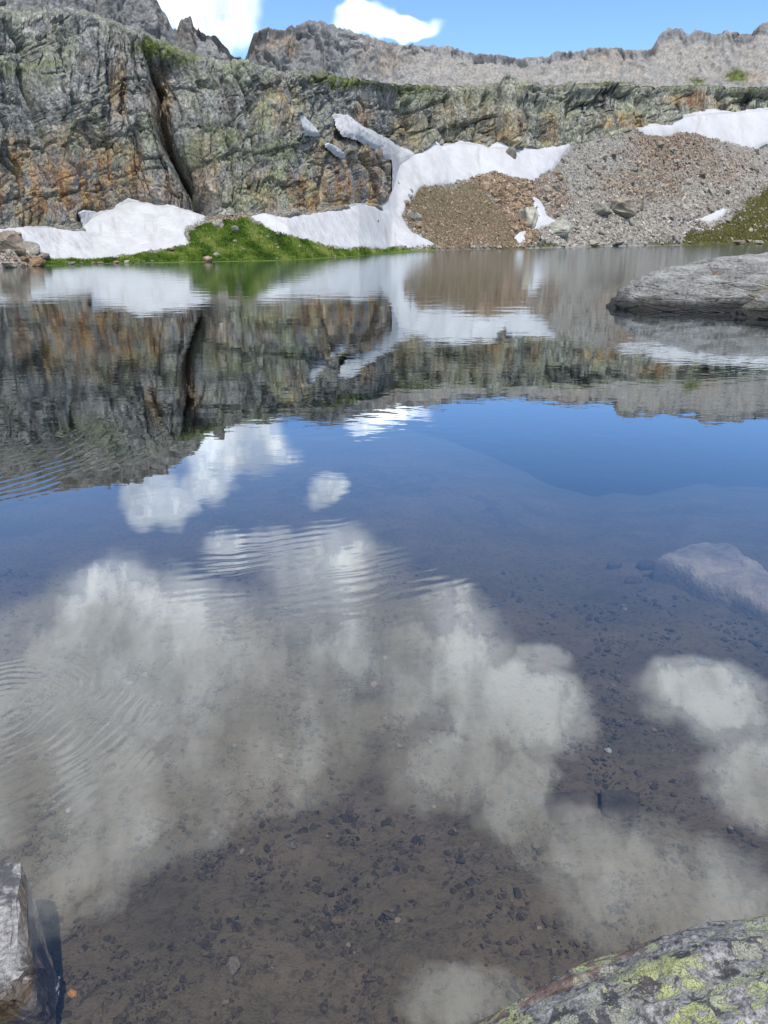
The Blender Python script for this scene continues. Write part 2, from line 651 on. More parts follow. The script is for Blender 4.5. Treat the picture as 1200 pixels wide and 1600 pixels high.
def table(pts):
    p = np.asarray(pts, float)
    a, te = pix_az_te(p[:, 0], p[:, 1])
    return np.interp(AZ, a, te)


def table_val(pts, y=330):
    p = np.asarray(pts, float)
    a, _ = pix_az_te(p[:, 0], np.full(len(p), y))
    return np.interp(AZ, a, p[:, 1])


te1 = table([(-600, 424), (0, 419), (75, 415), (150, 412), (290, 410), (450, 407), (560, 400), (610, 394.5), (700, 391),
             (840, 388), (950, 385.5), (1060, 383.5), (1200, 382), (1700, 382)])
te2 = table([(-600, 352), (0, 354), (60, 356), (125, 357), (140, 345), (175, 326), (205, 316), (235, 320), (270, 325), (320, 336), (400, 333), (480, 331),
             (545, 322), (575, 320), (600, 322), (612, 300), (622, 262), (650, 240), (680, 228), (720, 224), (765, 230), (800, 236), (890, 226),
             (950, 214), (1000, 200), (1075, 182), (1200, 172), (1700, 165)])
te3 = table([(-600, 175), (0, 172), (130, 185), (235, 200), (320, 225), (380, 200), (420, 165), (450, 165), (480, 200), (520, 226), (560, 232),
             (600, 238), (620, 250), (640, 243), (680, 226), (720, 222), (765, 228), (800, 234), (890, 224), (950, 212), (1000, 198),
             (1075, 180), (1200, 170), (1700, 163)])
te4 = table([(-600, 174), (0, 171), (130, 184), (235, 199.3), (320, 224.3), (380, 197), (420, 150), (450, 150), (480, 178), (520, 178), (560, 196),
             (600, 218), (620, 230), (640, 236), (680, 223), (720, 219), (765, 224), (800, 230), (890, 219), (950, 207), (1000, 192),
             (1075, 174), (1200, 164), (1700, 157)])
te5 = table([(-600, -10), (0, 14), (60, 20), (130, 28), (180, 44), (225, 62), (300, 88), (350, 102), (400, 114), (440, 121), (500, 124),
             (560, 128), (640, 134), (700, 138), (800, 136), (900, 138), (1000, 138), (1100, 136), (1200, 134), (1700, 130)])
te6 = table([(-600, -25), (0, 2), (130, 16), (225, 50), (300, 79), (400, 104), (440, 112), (520, 113), (600, 126), (700, 131),
             (900, 130), (1200, 129), (1700, 124)])
tb = table_val([(-600, .45), (300, .45), (600, .42), (680, .5), (800, .56), (1000, .6), (1700, .6)])
lean = table_val([(-600, .20), (0, .20), (300, .24), (500, .32), (700, .34), (1200, .38), (1700, .38)])

r1 = -CAM_H / te1
r2 = (CAM_H + r1 * tb) / (tb - te2)
z2 = CAM_H + r2 * te2
r3 = (r2 + (CAM_H - z2) * lean) / (1 - te3 * lean)
z3 = CAM_H + r3 * te3
r4 = (CAM_H - z3 + .75 * r3) / (.75 - te4)
z4 = CAM_H + r4 * te4
r5 = (r4 + (CAM_H - z4) * lean) / (1 - te5 * lean)
z5 = CAM_H + r5 * te5
sl6 = .42
r6 = (CAM_H - z5 + sl6 * r5) / (sl6 - te6)
z6 = CAM_H + r6 * te6
knots_r = [r1 - 14, r1, r2, r3, r4, r5, r6, r6 + 60]
knots_z = [np.full(NCOL, -8.5), np.zeros(NCOL), z2, z3, z4, z5, z6, z6 - 12]
SEG = [14, 150, 110, 34, 130, 34, 16]
rows_r, rows_z, rowseg = [], [], []
for s, n in enumerate(SEG):
    for k in range(n):
        f = k / n
        rows_r.append(knots_r[s] * (1 - f) + knots_r[s + 1] * f)
        if s == 1:      # slopes of debris sag a little in the middle
            zz = knots_z[s] * (1 - f) + knots_z[s + 1] * f - (knots_z[s + 1] - knots_z[s]) * .10 * math.sin(math.pi * f)
        else:
            zz = knots_z[s] * (1 - f) + knots_z[s + 1] * f
        rows_z.append(zz)
        rowseg.append(s + f)
rows_r.append(knots_r[-1])
rows_z.append(knots_z[-1])
rowseg.append(len(SEG))
RR = np.array(rows_r)
ZZ = np.array(rows_z)
rowseg = np.array(rowseg)
NROW = len(RR)
ROW = np.repeat(rowseg[:, None], NCOL, 1)
AZG = np.repeat(AZ[None, :], NROW, 0)
# soften the corners of the profile, not the shoreline
i2 = int(np.argmax(rowseg >= 2))
RRs = blur(blur(RR, 2, 0), 2, 1)
ZZs = blur(blur(ZZ, 2, 0), 2, 1)
wgt = sstep(1.05, 1.4, ROW)
RR = RR * (1 - wgt) + RRs * wgt
ZZ = ZZ * (1 - wgt) + ZZs * wgt
BASE = np.stack([RR * np.sin(AZG), RR * np.cos(AZG), ZZ], -1)
PXB, PYB = project(BASE)
N0 = grid_normals(BASE)
if N0[NROW // 2, NCOL // 2, 1] > 0:
    N0 = -N0
N0w = blur(blur(N0, 60, 0), 12, 1)
N0 = blur(blur(N0, 6, 0), 6, 1)
N0 = np.where((ROW > 2.0)[..., None] & (ROW < 5.0)[..., None], N0w, N0)
N0 = blur(blur(N0, 3, 0), 3, 1)
N0 /= np.linalg.norm(N0, axis=-1, keepdims=True)
SC = RR / 75.0
A_ = AZG * 75.0
B_ = ZZ / RR * 75.0
L_ = np.log(RR) * 75.0

SNOW = {
    'left': [(-160, 352), (0, 357), (60, 354), (110, 361), (137, 362), (128, 330), (150, 332), (175, 326), (200, 309), (230, 317), (270, 322), (298, 330), (319, 338),
             (292, 352), (287, 366), (297, 384), (262, 389), (180, 401), (85, 404), (50, 396), (30, 378), (10, 366), (-160, 362)],
    'main': [(392, 338), (415, 331), (432, 340), (480, 336), (520, 330), (550, 326), (538, 304), (570, 320), (600, 330), (592, 300), (590, 266),
             (608, 250), (597, 228), (555, 210), (540, 206), (523, 178), (545, 180), (566, 196), (610, 220), (650, 241),
             (660, 238), (680, 221), (690, 228), (720, 220), (765, 229), (782, 220), (800, 232), (842, 233), (890, 227), (862, 262), (832, 282), (800, 276), (770, 267),
             (735, 281), (700, 284), (655, 291), (632, 320), (627, 338), (642, 362), (676, 381), (650, 386), (560, 388), (500, 381), (430, 363)],
    'gap_high': [(466, 179), (476, 182), (498, 206), (484, 205), (470, 195)],
    'gap_low': [(514, 224), (524, 228), (538, 240), (528, 238)],
    'right': [(996, 201), (1020, 195), (1050, 196), (1068, 182), (1085, 176), (1120, 172), (1150, 177), (1200, 168), (1330, 160), (1330, 215), (1200, 219), (1180, 230), (1160, 229),
              (1140, 222), (1100, 213), (1060, 207), (1030, 214)],
    'talus': [(832, 307), (842, 311), (850, 324), (854, 335), (870, 347), (868, 350), (846, 352), (833, 358), (840, 344), (843, 332), (836, 317)],
    'shore': [(806, 370), (813, 362), (820, 362), (820, 375), (812, 378)],
    'turf': [(1061, 354), (1072, 346), (1098, 340), (1131, 327), (1128, 334), (1110, 344), (1085, 350)],
}
SD = {}
edge_n = fbm(A_ * .55, B_ * .55 + L_ * .2, 5, 5, .65) * 4.2
for k, poly in SNOW.items():
    p = np.asarray(poly)
    m = (PXB > p[:, 0].min() - 25) & (PXB < p[:, 0].max() + 25) & (PYB > p[:, 1].min() - 25) & (PYB < p[:, 1].max() + 25) & (BASE[..., 1] > 1)
    sd = np.full(PXB.shape, -50.0)
    sd[m] = poly_sd(PXB[m], PYB[m], poly)
    SD[k] = np.where(m, sd + edge_n * (.55 if k in ('left', 'main', 'right') else .3), sd)
SD['main'] = np.where((PXB < 610) & (ROW > 2.03) & (ROW < 2.9), -50.0, SD['main'])
snow_sd = np.max(np.stack(list(SD.values())), 0)
snow_m = sstep(-3, 2, snow_sd)


def ell(cx, cy, rx, ry, w=1.0):
    d = np.hypot((PXB - cx) / rx, (PYB - cy) / ry)
    return w * sstep(1.35, .45, d)


def ells(lst):
    out = np.zeros(PXB.shape)
    for e in lst:
        out = np.maximum(out, ell(*e))
    return out


mask_rust = ells([(20, 270, 50, 60, .9), (70, 290, 60, 60, 1), (130, 290, 60, 55, 1), (175, 265, 55, 40, 1), (110, 225, 60, 30, .5), (185, 145, 14, 55, .8), (250, 150, 18, 60, .7),
                  (240, 300, 50, 30, .7), (330, 260, 40, 60, .45), (430, 300, 60, 45, .6), (480, 305, 50, 35, .8), (560, 305, 55, 40, 1), (530, 250, 50, 50, .7), (590, 245, 30, 40, .7),
                  (440, 170, 40, 40, .5), (575, 180, 18, 28, .9), (640, 205, 30, 30, .5), (720, 180, 60, 40, .3), (980, 190, 50, 14, 1), (1100, 155, 60, 15, .9),
                  (790, 205, 30, 30, .7), (860, 205, 20, 40, .6), (760, 225, 40, 14, .7)])
mask_dark = ells([(120, 110, 140, 90, .8), (200, 150, 40, 90, 1), (285, 130, 50, 50, .6), (940, 150, 45, 25, 1.5), (830, 165, 50, 20, .9), (960, 215, 90, 25, .9), (1160, 155, 60, 25, 1),
                  (100, 330, 90, 20, .5), (290, 300, 30, 50, 1), (700, 200, 80, 25, .5)])
mask_lichen = np.clip(.25 + ells([(370, 230, 90, 140, 1), (430, 240, 80, 90, .9), (160, 210, 120, 40, .6), (30, 70, 90, 60, .6), (60, 345, 60, 20, .7)]), 0, 1)
mask_grass = ells([(250, 75, 45, 14, 1), (290, 86, 30, 10, .8), (330, 200, 25, 12, .6), (540, 122, 70, 12, 1), (640, 134, 60, 10, .9), (350, 215, 30, 14, .5), (430, 235, 40, 20, .5),
                   (1000, 128, 260, 7, .9), (20, 105, 50, 10, .5), (70, 100, 40, 8, .5), (700, 150, 90, 12, .35), (300, 230, 30, 30, .3)])
meadow_poly = [(60, 404), (85, 405), (180, 402), (262, 391), (296, 388), (294, 365), (310, 352), (345, 342), (385, 345), (430, 364), (500, 383), (560, 389), (640, 390), (700, 392), (610, 400), (560, 405), (450, 412), (290, 416), (60, 420)]
turf_poly = [(1068, 372), (1100, 352), (1130, 345), (1150, 325), (1170, 308), (1200, 288), (1400, 250), (1400, 390), (1060, 390)]
fan_poly = [(640, 300), (655, 291), (700, 285), (735, 283), (760, 295), (785, 330), (815, 365), (820, 392), (680, 392), (672, 381), (640, 360), (628, 338), (632, 318)]
rub_poly = [(735, 281), (770, 268), (830, 283), (838, 300), (845, 340), (830, 375), (820, 392), (800, 360), (770, 310)]
gnd = (PYB > 150) & (ROW < 2.2)


def gmask(poly, soft=5.0, rough=4.0):
    sd = np.full(PXB.shape, -60.0)
    sd[gnd] = poly_sd(PXB[gnd], PYB[gnd], poly)
    return sstep(-soft, soft, sd + fbm(A_ * .5, B_ * .5 + L_ * .1, 4, 31) * rough)


mask_meadow = gmask(meadow_poly, 2.5, 4)
shore_grass = ells([(850, 383, 30, 4, .9), (790, 388, 20, 3, .6), (1035, 381, 30, 3, .9), (930, 386, 20, 3, .4)])
mask_meadow = np.maximum(mask_meadow, 0)
mask_turf = np.maximum(gmask(turf_poly, 5, 9), shore_grass)
mask_fan = gmask(fan_poly, 9, 9)
mask_rub = gmask(rub_poly, 14, 10)
mask_red = np.maximum(mask_rub, ells([(1050, 235, 70, 40, .9), (1010, 290, 70, 30, .5), (850, 300, 40, 40, .7), (30, 395, 50, 25, .6), (355, 337, 35, 8, .7), (1120, 260, 60, 30, .4), (720, 388, 60, 8, .9)]))

# --- relief of the rock
wx = fbm(A_ * .12, B_ * .12, 3, 41)
wy = fbm(A_ * .12, B_ * .12, 3, 43)
th = math.radians(11)
ax = A_ * math.cos(th) + B_ * math.sin(th) + wx * .7
bx_ = -A_ * math.sin(th) + B_ * math.cos(th) + wy * .7
jit = .035 * fbm(A_ * .8, B_ * .5, 3, 47)
jiy = .05 * fbm(A_ * .8, B_ * .8, 3, 147)
rel = 1.2 * fbm(ax / 10, bx_ / 30, 3, 3)
rel += .62 * bricks(ax / 6.0 + jit, bx_ / 15.0 + jiy, 5, 1.0, .9, .9, .03)
rel += .26 * bricks(ax / 2.3 + wy * .35 + jit * 2, bx_ / 6.5 + jiy, 9, 1.0, .9, .9, .045)
rough_w = sstep(-.25, .35, fbm(A_ * .22, B_ * .22, 3, 57))       # slabs in some places, broken rock in others
rel += (.07 + .15 * rough_w) * bricks(ax / .95 + jit * 3, bx_ / 2.0 + wx + jiy * 3, 13, 1.0, .9, .7, .07)
rel += (.04 + .09 * rough_w) * blocks(ax / .55 + jit * 4, bx_ / .8, 17, 1.0, .4, .2)
rel += (.03 + .06 * rough_w) * fbm(ax * 1.6, bx_ * 1.1, 3, 19)
bed_ = np.modf((bx_ + .8 * fbm(A_ * .12, B_ * .12, 2, 77) + 200) / 6.4)[0]
rel -= .30 * np.exp(-(bed_ / .03) ** 2) * sstep(-.1, .35, fbm(A_ * .1 + 5, B_ * .2, 2, 79))
# rubble texture of the debris slopes and humps in the meadow
gx, gy = A_, L_
gnoise = .5 * fbm(gx / 6, gy / 9, 4, 23) + .16 * blocks(gx / .7, gy / .9, 27, .8, .3, .2) + .08 * fbm(gx * 1.3, gy * 1.3, 3, 29)
gnoise *= (1 - .55 * np.clip(mask_meadow + mask_turf + mask_fan * .8, 0, 1))
cw = sstep(1.985, 2.06, ROW)            # debris slope -> cliff
topw = 1 - .65 * sstep(5.0, 5.5, ROW)
shorew = sstep(1.0, 1.06, ROW)
disp = (1 - cw) * gnoise * shorew * .8 + cw * rel * topw
# a ragged rim along the cliff tops
rim = sstep(4.6, 5.0, ROW) * (1 - sstep(5.0, 5.8, ROW))
# gully in the big cliff, two lesser clefts beside it
gd, gp = line_dist(PXB, PYB, [(232, 85), (240, 130), (246, 175), (256, 215), (276, 255), (296, 285), (322, 334)])
gwid = (4 + 10 * gp) * (1 + .45 * fbm(A_ * .35, B_ * .5, 3, 95))
gully = np.exp(-(gd / gwid) ** 2) * (1.6 + 2.6 * sstep(0, .5, gp)) * (1 + .5 * fbm(A_ * .5, B_ * .35, 3, 97))
gully += np.exp(-(np.maximum(PXB - np.interp(PYB, [85, 130, 175, 215, 255, 285, 334], [232, 240, 246, 256, 276, 296, 322]), 0) / 45) ** 2) * 2.0 * \
    (PXB > np.interp(PYB, [85, 130, 175, 215, 255, 285, 334], [232, 240, 246, 256, 276, 296, 322])) * (PXB < 340) * sstep(340, 250, PYB) * sstep(80, 110, PYB)
for pts, wdt, dep in (([(165, 100), (172, 150), (168, 190), (180, 240)], 4, 1.0), ([(40, 110), (70, 190), (95, 250), (118, 330)], 5, 1.1), ([(108, 150), (120, 185), (150, 230), (165, 300)], 4, .9),
                      ([(20, 20), (45, 60), (55, 95)], 5, 1.0), ([(350, 120), (372, 200), (395, 300)], 4, .8), ([(700, 150), (705, 215)], 4, .9), ([(640, 160), (648, 215)], 4, .8), ([(760, 150), (752, 210)], 5, .8),
                      ([(840, 150), (850, 215)], 6, 1.0), ([(900, 145), (890, 200)], 5, .9), ([(470, 220), (490, 330)], 4, 1.0), ([(520, 245), (500, 325)], 4, .9), ([(560, 240), (575, 315)], 4, .8)):
    d_, _ = line_dist(PXB, PYB, pts)
    gully += dep * np.exp(-(d_ / wdt) ** 2)
# overhung black alcove in the headwall and the hollow behind the left snow tongue
gully += ell(940, 156, 48, 20, .6) + ell(830, 168, 40, 12, .35) + ell(145, 345, 18, 24, 1.5)
disp -= gully * cw * (PYB < 345)
disp *= (1 - .9 * snow_m)
disp -= .10 * snow_m
P = BASE + N0 * (disp * SC)[..., None]
# texture space measured on the finished relief, so that steps and clefts are not smeared
R_P = np.hypot(P[..., 0], P[..., 1])
CLC = np.stack([np.arctan2(P[..., 0], P[..., 1]) * 75, P[..., 2] / R_P * 75, np.log(R_P) * 75], -1)
ROCKC = np.where((ROW < 2)[..., None], np.stack([A_, L_ * .9, np.log(RR) * 6], -1), CLC)
flat = lambda a: a.reshape(-1) if a.ndim == 2 else a.reshape(-1, a.shape[-1])
attrs = {'rock_coord': flat(ROCKC), 'rust': flat(np.where(ROW < 2, mask_red, mask_rust)), 'dark': flat(mask_dark), 'lichen': flat(mask_lichen), 'grass': flat(mask_grass),
         'meadow': flat(mask_meadow), 'turf': flat(mask_turf), 'fan': flat(mask_fan)}
VALL = flat(P)
rowmid = (rowseg[:-1] + rowseg[1:]) / 2
icol = int(np.searchsorted(AZ, float(pix_az_te(612, 250)[0])))
cc = np.arange(NCOL - 1)[None, :].repeat(NROW - 1, 0)
rm = rowmid[:, None].repeat(NCOL - 1, 1)


def sheet_part(name, keep, keys, mat):
    F = grid_faces(NROW, NCOL, keep)
    V, F, A = compact(VALL, F, {k: attrs[k] for k in keys})
    me = mesh_arrays(name, V, F, mat is M_GROUND, A)
    return structure(link(name, me, mat))


slope = sheet_part('debris_slope', rm < 2, ['rock_coord', 'rust', 'meadow', 'turf', 'fan'], M_GROUND)
cliff = sheet_part('left_cliff', (rm >= 2) & (cc < icol), ['rock_coord', 'rust', 'dark', 'lichen', 'grass'], M_CLIFF)
headw = sheet_part('headwall_cliff', (rm >= 2) & (cc >= icol), ['rock_coord', 'rust', 'dark', 'lichen', 'grass'], M_HEAD)

# ------------------------------------------------------------------ ridges behind
def ridge(name, x0, x1, sky_pts, base_y, rbase, leanfn, ncol, nrow, seed, amp, scree_fn, dark_fn, jag):
    az0, az1 = float(pix_az_te(x0, 60)[0]), float(pix_az_te(x1, 60)[0])
    az = np.linspace(az0, az1, ncol)
    p = np.asarray(sky_pts, float)
    a, te = pix_az_te(p[:, 0], p[:, 1])
    tt = np.interp(az, a, te)
    tt = tt + jag * (.6 * blocks(az * 75 / .8, az * 0 + .5, seed, .5, .5, .2) + .5 * fbm(az * 75 * 1.5, az * 0, 3, seed + 3)) * .01
    b = np.asarray(base_y, float)
    ab, teb = pix_az_te(b[:, 0], b[:, 1])
    tb_ = np.interp(az, ab, teb)
    xs = np.interp(az, a, p[:, 0])
    ln = leanfn(xs)
    zb = CAM_H + rbase * tb_
    rt = (rbase + (CAM_H - zb) * ln) / (1 - tt * ln)
    zt = CAM_H + rt * tt
    f = np.concatenate([np.linspace(0, 1, nrow), 1 + np.linspace(.04, .5, 12)])[:, None]
    prof = np.where(f <= 1, f, 1 - (f - 1) * 1.3)
    rr = rbase + (rt - rbase) * f * np.ones((1, ncol))
    zz = zb + (zt - zb) * prof
    AZ2 = np.repeat(az[None, :], len(f), 0)
    Q = np.stack([rr * np.sin(AZ2), rr * np.cos(AZ2), zz], -1)
    A2, B2 = AZ2 * 75, zz / rr * 75
    px, py = project(Q)
    sc = rr / 75
    ff = np.repeat(f, ncol, 1)
    scree = scree_fn(px, py, ff)
    w1 = fbm(A2 * .2, B2 * .2, 3, seed + 5)
    rel2 = (1.0 - .8 * scree) * fbm(A2 / 5 + w1 * .6, B2 / 12, 3, seed + 7)
    rel2 += (.55 * bricks(A2 / 2.6 + w1, B2 / 5, seed + 9, 1, .8, .5, .05) + .26 * bricks(A2 / .9 + w1, B2 / 1.6 + w1, seed + 11, 1, .8, .5, .08)) * (1 - .92 * scree) + .12 * blocks(A2 / .45, B2 / .55, seed + 12, .9, .4, .2)
    rel2 += .10 * fbm(A2 * 2.2, B2 * 2, 3, seed + 13)
    hold = 1 - .75 * np.exp(-((ff - 1) / .05) ** 2)
    N2 = np.stack([-np.sin(AZ2) * .8, -np.cos(AZ2) * .8, np.full(AZ2.shape, .6)], -1)
    Q = Q + N2 * (rel2 * amp * sc * hold)[..., None]
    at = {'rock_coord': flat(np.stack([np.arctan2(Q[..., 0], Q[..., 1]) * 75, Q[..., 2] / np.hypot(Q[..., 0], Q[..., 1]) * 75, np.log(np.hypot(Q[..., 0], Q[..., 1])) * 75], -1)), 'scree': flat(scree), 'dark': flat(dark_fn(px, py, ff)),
          'rust': flat(sum(w * sstep(1.35, .45, np.hypot((px - cx) / ax_, (py - cy) / ay_)) for cx, cy, ax_, ay_, w in
                           ((415, 55, 30, 22, .35), (450, 65, 20, 20, .35), (600, 90, 40, 30, .25), (950, 95, 60, 20, .15), (1180, 120, 30, 12, .3), (290, 45, 15, 30, .3)))),
          'grass': flat(sum(sstep(1.35, .45, np.hypot((px - cx) / ax_, (py - cy) / ay_)) for cx, cy, ax_, ay_ in ((1150, 118, 22, 12), (1090, 124, 16, 6))) * (1 if seed > 150 else 0) + 0 * px)}
    me = mesh_arrays(name, flat(Q), grid_faces(len(f), ncol), True, at)
    return structure(link(name, me, M_RIDGE))


far_sky = [(300, 150), (372, 112), (380, 96), (387, 78), (391, 62), (396, 50), (408, 41), (420, 38), (432, 42), (446, 42), (462, 38), (480, 33), (497, 32), (512, 36), (525, 44), (545, 48),
           (570, 56), (592, 62), (615, 66), (640, 71), (670, 72), (700, 71), (715, 74), (740, 82), (765, 81), (800, 86), (840, 88), (858, 83), (880, 78), (905, 79), (930, 74), (960, 73), (990, 75),
           (1005, 78), (1018, 72), (1026, 60), (1034, 48), (1046, 43), (1060, 44), (1072, 52), (1080, 49), (1087, 43), (1096, 44), (1108, 50), (1130, 49), (1150, 52), (1170, 55), (1182, 47), (1192, 38),
           (1215, 34), (1300, 50), (1500, 40), (2000, 60)]
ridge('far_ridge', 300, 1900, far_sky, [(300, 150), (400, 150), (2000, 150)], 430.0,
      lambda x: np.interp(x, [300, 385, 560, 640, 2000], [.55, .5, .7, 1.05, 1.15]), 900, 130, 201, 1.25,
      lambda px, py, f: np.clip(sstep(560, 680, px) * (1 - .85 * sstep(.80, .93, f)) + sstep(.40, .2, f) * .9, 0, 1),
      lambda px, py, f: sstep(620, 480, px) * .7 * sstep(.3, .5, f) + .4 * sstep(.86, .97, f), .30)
near_sky = [(-700, -150), (-200, -110), (0, -90), (120, -75), (190, -40), (238, -3), (250, 14), (262, 30), (270, 46), (276, 44), (282, 34), (285, 28), (291, 27), (299, 27), (302, 38), (310, 42), (314, 50), (322, 52), (332, 52),
            (340, 54), (346, 64), (352, 70), (360, 80), (366, 84), (372, 82), (380, 92), (395, 105), (420, 125), (470, 160)]
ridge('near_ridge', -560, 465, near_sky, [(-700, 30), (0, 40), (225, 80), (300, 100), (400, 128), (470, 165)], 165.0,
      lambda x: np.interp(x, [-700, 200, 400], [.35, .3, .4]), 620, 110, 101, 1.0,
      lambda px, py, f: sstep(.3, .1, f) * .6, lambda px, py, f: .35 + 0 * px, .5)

# ------------------------------------------------------------------ snow
SNOW_LABEL = {
    'left': ('snow_patch', 'broad white snowbank at the foot of the big left cliff, above the lake edge', 2.4),
    'main': ('snow_patch', 'long branching snowfield filling the gully between the cliffs above the green meadow', 2.4),
    'gap_high': ('snow_patch', 'small snow strip on a ledge high above the rusty buttress', .2),
    'gap_low': ('snow_patch', 'tiny snow sliver on a ledge just below a larger snow strip', .2),
    'right': ('snow_patch', 'wide snowfield under the headwall at the top of the grey talus', 2.6),
    'talus': ('snow_patch', 'narrow crooked snow remnant among the boulders low on the talus', .8),
    'shore': ('snow_patch', 'tiny snow scrap beside orange boulders just above the far shore', .6),
    'turf': ('snow_patch', 'thin slanting snow streak on the talus beside the olive turf', .7),
}
def largest(mask):
    """the biggest connected patch of a boolean grid"""
    todo = set(zip(*[a.tolist() for a in np.nonzero(mask)]))
    best = []
    while todo:
        st = [todo.pop()]
        comp = []
        while st:
            i, j = st.pop()
            comp.append((i, j))
            for q in ((i + 1, j), (i - 1, j), (i, j + 1), (i, j - 1)):
                if q in todo:
                    todo.remove(q)
                    st.append(q)
        if len(comp) > len(best):
            best = comp
    out_ = np.zeros(mask.shape, bool)
    b = np.array(best)
    out_[b[:, 0], b[:, 1]] = True
    return out_


UPN = N0.copy()
UPN[..., 2] += .8
UPN /= np.linalg.norm(UPN, axis=-1, keepdims=True)
snow_relief = .16 * fbm(A_ / 3.5, (B_ + L_ * .5) / 3.5, 3, 61) + .05 * fbm(A_ * 1.1, (B_ + L_) * 1.1, 2, 63)
for k, (nm, lab, thick) in SNOW_LABEL.items():
    sd = SD[k]
    keep_v = sd > -4.5
    keep = keep_v[:-1, :-1] & keep_v[1:, :-1] & keep_v[:-1, 1:] & keep_v[1:, 1:]
    keep = largest(keep)
    hgt = np.where(sd > 0, .02 + thick * .055 * (1 - np.exp(-np.maximum(sd, 0) / 6.0)), .02 + sd * .07)
    S = BASE + UPN * ((hgt + .7 * snow_relief * sstep(0, 12, sd) * min(thick / 2.4, 1)) * np.minimum(SC, 2.2))[..., None]
    F = grid_faces(NROW, NCOL, keep)
    V, F, A = compact(flat(S), F, {'rock_coord': attrs['rock_coord']})
    c = V.mean(0)
    c[2] = V[:, 2].min()
    me = mesh_arrays(nm, V - c, F, True, A)
    o = link(nm, me, M_SNOW)
    o.location = c
    tag(o, lab, 'snow', 'snow patches on the mountainside')

# ------------------------------------------------------------------ angular rocks
def hull_rock(seed, npts=16, sq=(1, .8, .6), sub=0, rough=0.0):
    r = np.random.default_rng(seed)
    bm = bmesh.new()
    for _ in range(npts):
        v = r.normal(size=3)
        v /= np.linalg.norm(v)
        v = np.sign(v) * np.abs(v) ** .75
        v *= np.array(sq) * r.uniform(.78, 1.05)
        bm.verts.new(v)
    res = bmesh.ops.convex_hull(bm, input=bm.verts[:])
    bmesh.ops.delete(bm, geom=[g for g in res['geom_interior'] if isinstance(g, bmesh.types.BMVert)], context='VERTS')
    if sub:
        bmesh.ops.bevel(bm, geom=bm.edges[:], offset=.05, segments=1, affect='EDGES', profile=.5)
    bmesh.ops.triangulate(bm, faces=bm.faces[:])
    if sub:
        bmesh.ops.subdivide_edges(bm, edges=bm.edges[:], cuts=sub, use_grid_fill=True)
        bmesh.ops.triangulate(bm, faces=bm.faces[:])
        bm.normal_update()
        for v in bm.verts:
            c = v.co
            n = fbm(np.array([c.x * 2.1 + c.z * 1.3 + seed]), np.array([c.y * 2.1 - c.z * .9]), 4, seed)[0]
            v.co += v.normal * float(n) * rough
    bm.normal_update()
    V = np.array([v.co[:] for v in bm.verts])
    bm.verts.index_update()
    F = np.array([[v.index for v in f.verts] for f in bm.faces])
    bm.free()
    return V, F


ROCK_LO = [hull_rock(100 + i, 9, (1, .85, .7)) for i in range(8)]
ROCK_MID = [hull_rock(200 + i, 20, (1, .82, .66)) for i in range(10)]
ROCK_HI = [hull_rock(300 + i, 26, (1, .8, .62), 1, .10) for i in range(6)]
ROCK_ME = {}


def rock_me(tier, i, mat):
    key = (tier, i, mat.name)
    if key not in ROCK_ME:
        V, F = {'mid': ROCK_MID, 'hi': ROCK_HI, 'lo': ROCK_LO}[tier][i]
        me = mesh_arrays('boulder', V, F, False)
        me.materials.append(mat)
        ROCK_ME[key] = me
    return ROCK_ME[key]


def sheet_at(ri, ci):
    r0 = np.clip(np.floor(ri).astype(int), 0, NROW - 2)
    c0 = np.clip(np.floor(ci).astype(int), 0, NCOL - 2)
    fr = (ri - r0)[:, None]
    fc = (ci - c0)[:, None]
    return (P[r0, c0] * (1 - fr) * (1 - fc) + P[r0 + 1, c0] * fr * (1 - fc) + P[r0, c0 + 1] * (1 - fr) * fc + P[r0 + 1, c0 + 1] * fr * fc), r0, c0


def rand_rot(n, rng, tilt=3.2):
    a, b, c = rng.uniform(0, 6.283, n), rng.uniform(-tilt, tilt, n), rng.uniform(0, 6.283, n)
    ca, sa, cb, sb_, cc_, sc_ = np.cos(a), np.sin(a), np.cos(b), np.sin(b), np.cos(c), np.sin(c)
    Rz = np.zeros((n, 3, 3)); Rz[:, 0, 0] = ca; Rz[:, 0, 1] = -sa; Rz[:, 1, 0] = sa; Rz[:, 1, 1] = ca; Rz[:, 2, 2] = 1
    Rx = np.zeros((n, 3, 3)); Rx[:, 0, 0] = 1; Rx[:, 1, 1] = cb; Rx[:, 1, 2] = -sb_; Rx[:, 2, 1] = sb_; Rx[:, 2, 2] = cb
    R2 = np.zeros((n, 3, 3)); R2[:, 0, 0] = cc_; R2[:, 0, 1] = -sc_; R2[:, 1, 0] = sc_; R2[:, 1, 1] = cc_; R2[:, 2, 2] = 1
    return Rz @ Rx @ R2


def scatter_mesh(name, pos, size, protos, mat, rng, tint=None, tilt=3.2, squash=None):
    n = len(pos)
    which = rng.integers(0, len(protos), n)
    R = rand_rot(n, rng, tilt)
    Vs, Fs, T = [], [], []
    off = 0
    if tint is None:
        tint = rng.uniform(0, 1, n)
    for k, (V, F) in enumerate(protos):
        s = np.where(which == k)[0]
        if len(s) == 0:
            continue
        W = np.einsum('nij,vj->nvi', R[s], V) * size[s][:, None, None]
        if squash is not None:
            W[..., 2] *= squash
        W = W + pos[s][:, None, :]
        Vs.append(W.reshape(-1, 3))
        Fs.append((F[None] + (np.arange(len(s)) * len(V))[:, None, None] + off).reshape(-1, 3))
        T.append(np.repeat(tint[s], len(V)))
        off += len(s) * len(V)
    me = mesh_arrays(name, np.concatenate(Vs), np.concatenate(Fs), False, {'tint': np.concatenate(T)})
    return link(name, me, mat)


r_lo, r_hi = int(np.argmax(rowseg >= 1.02)), int(np.argmax(rowseg >= 2.0))
c_lo, c_hi = NC_OUT - 10, NCOL - NC_OUT + 10


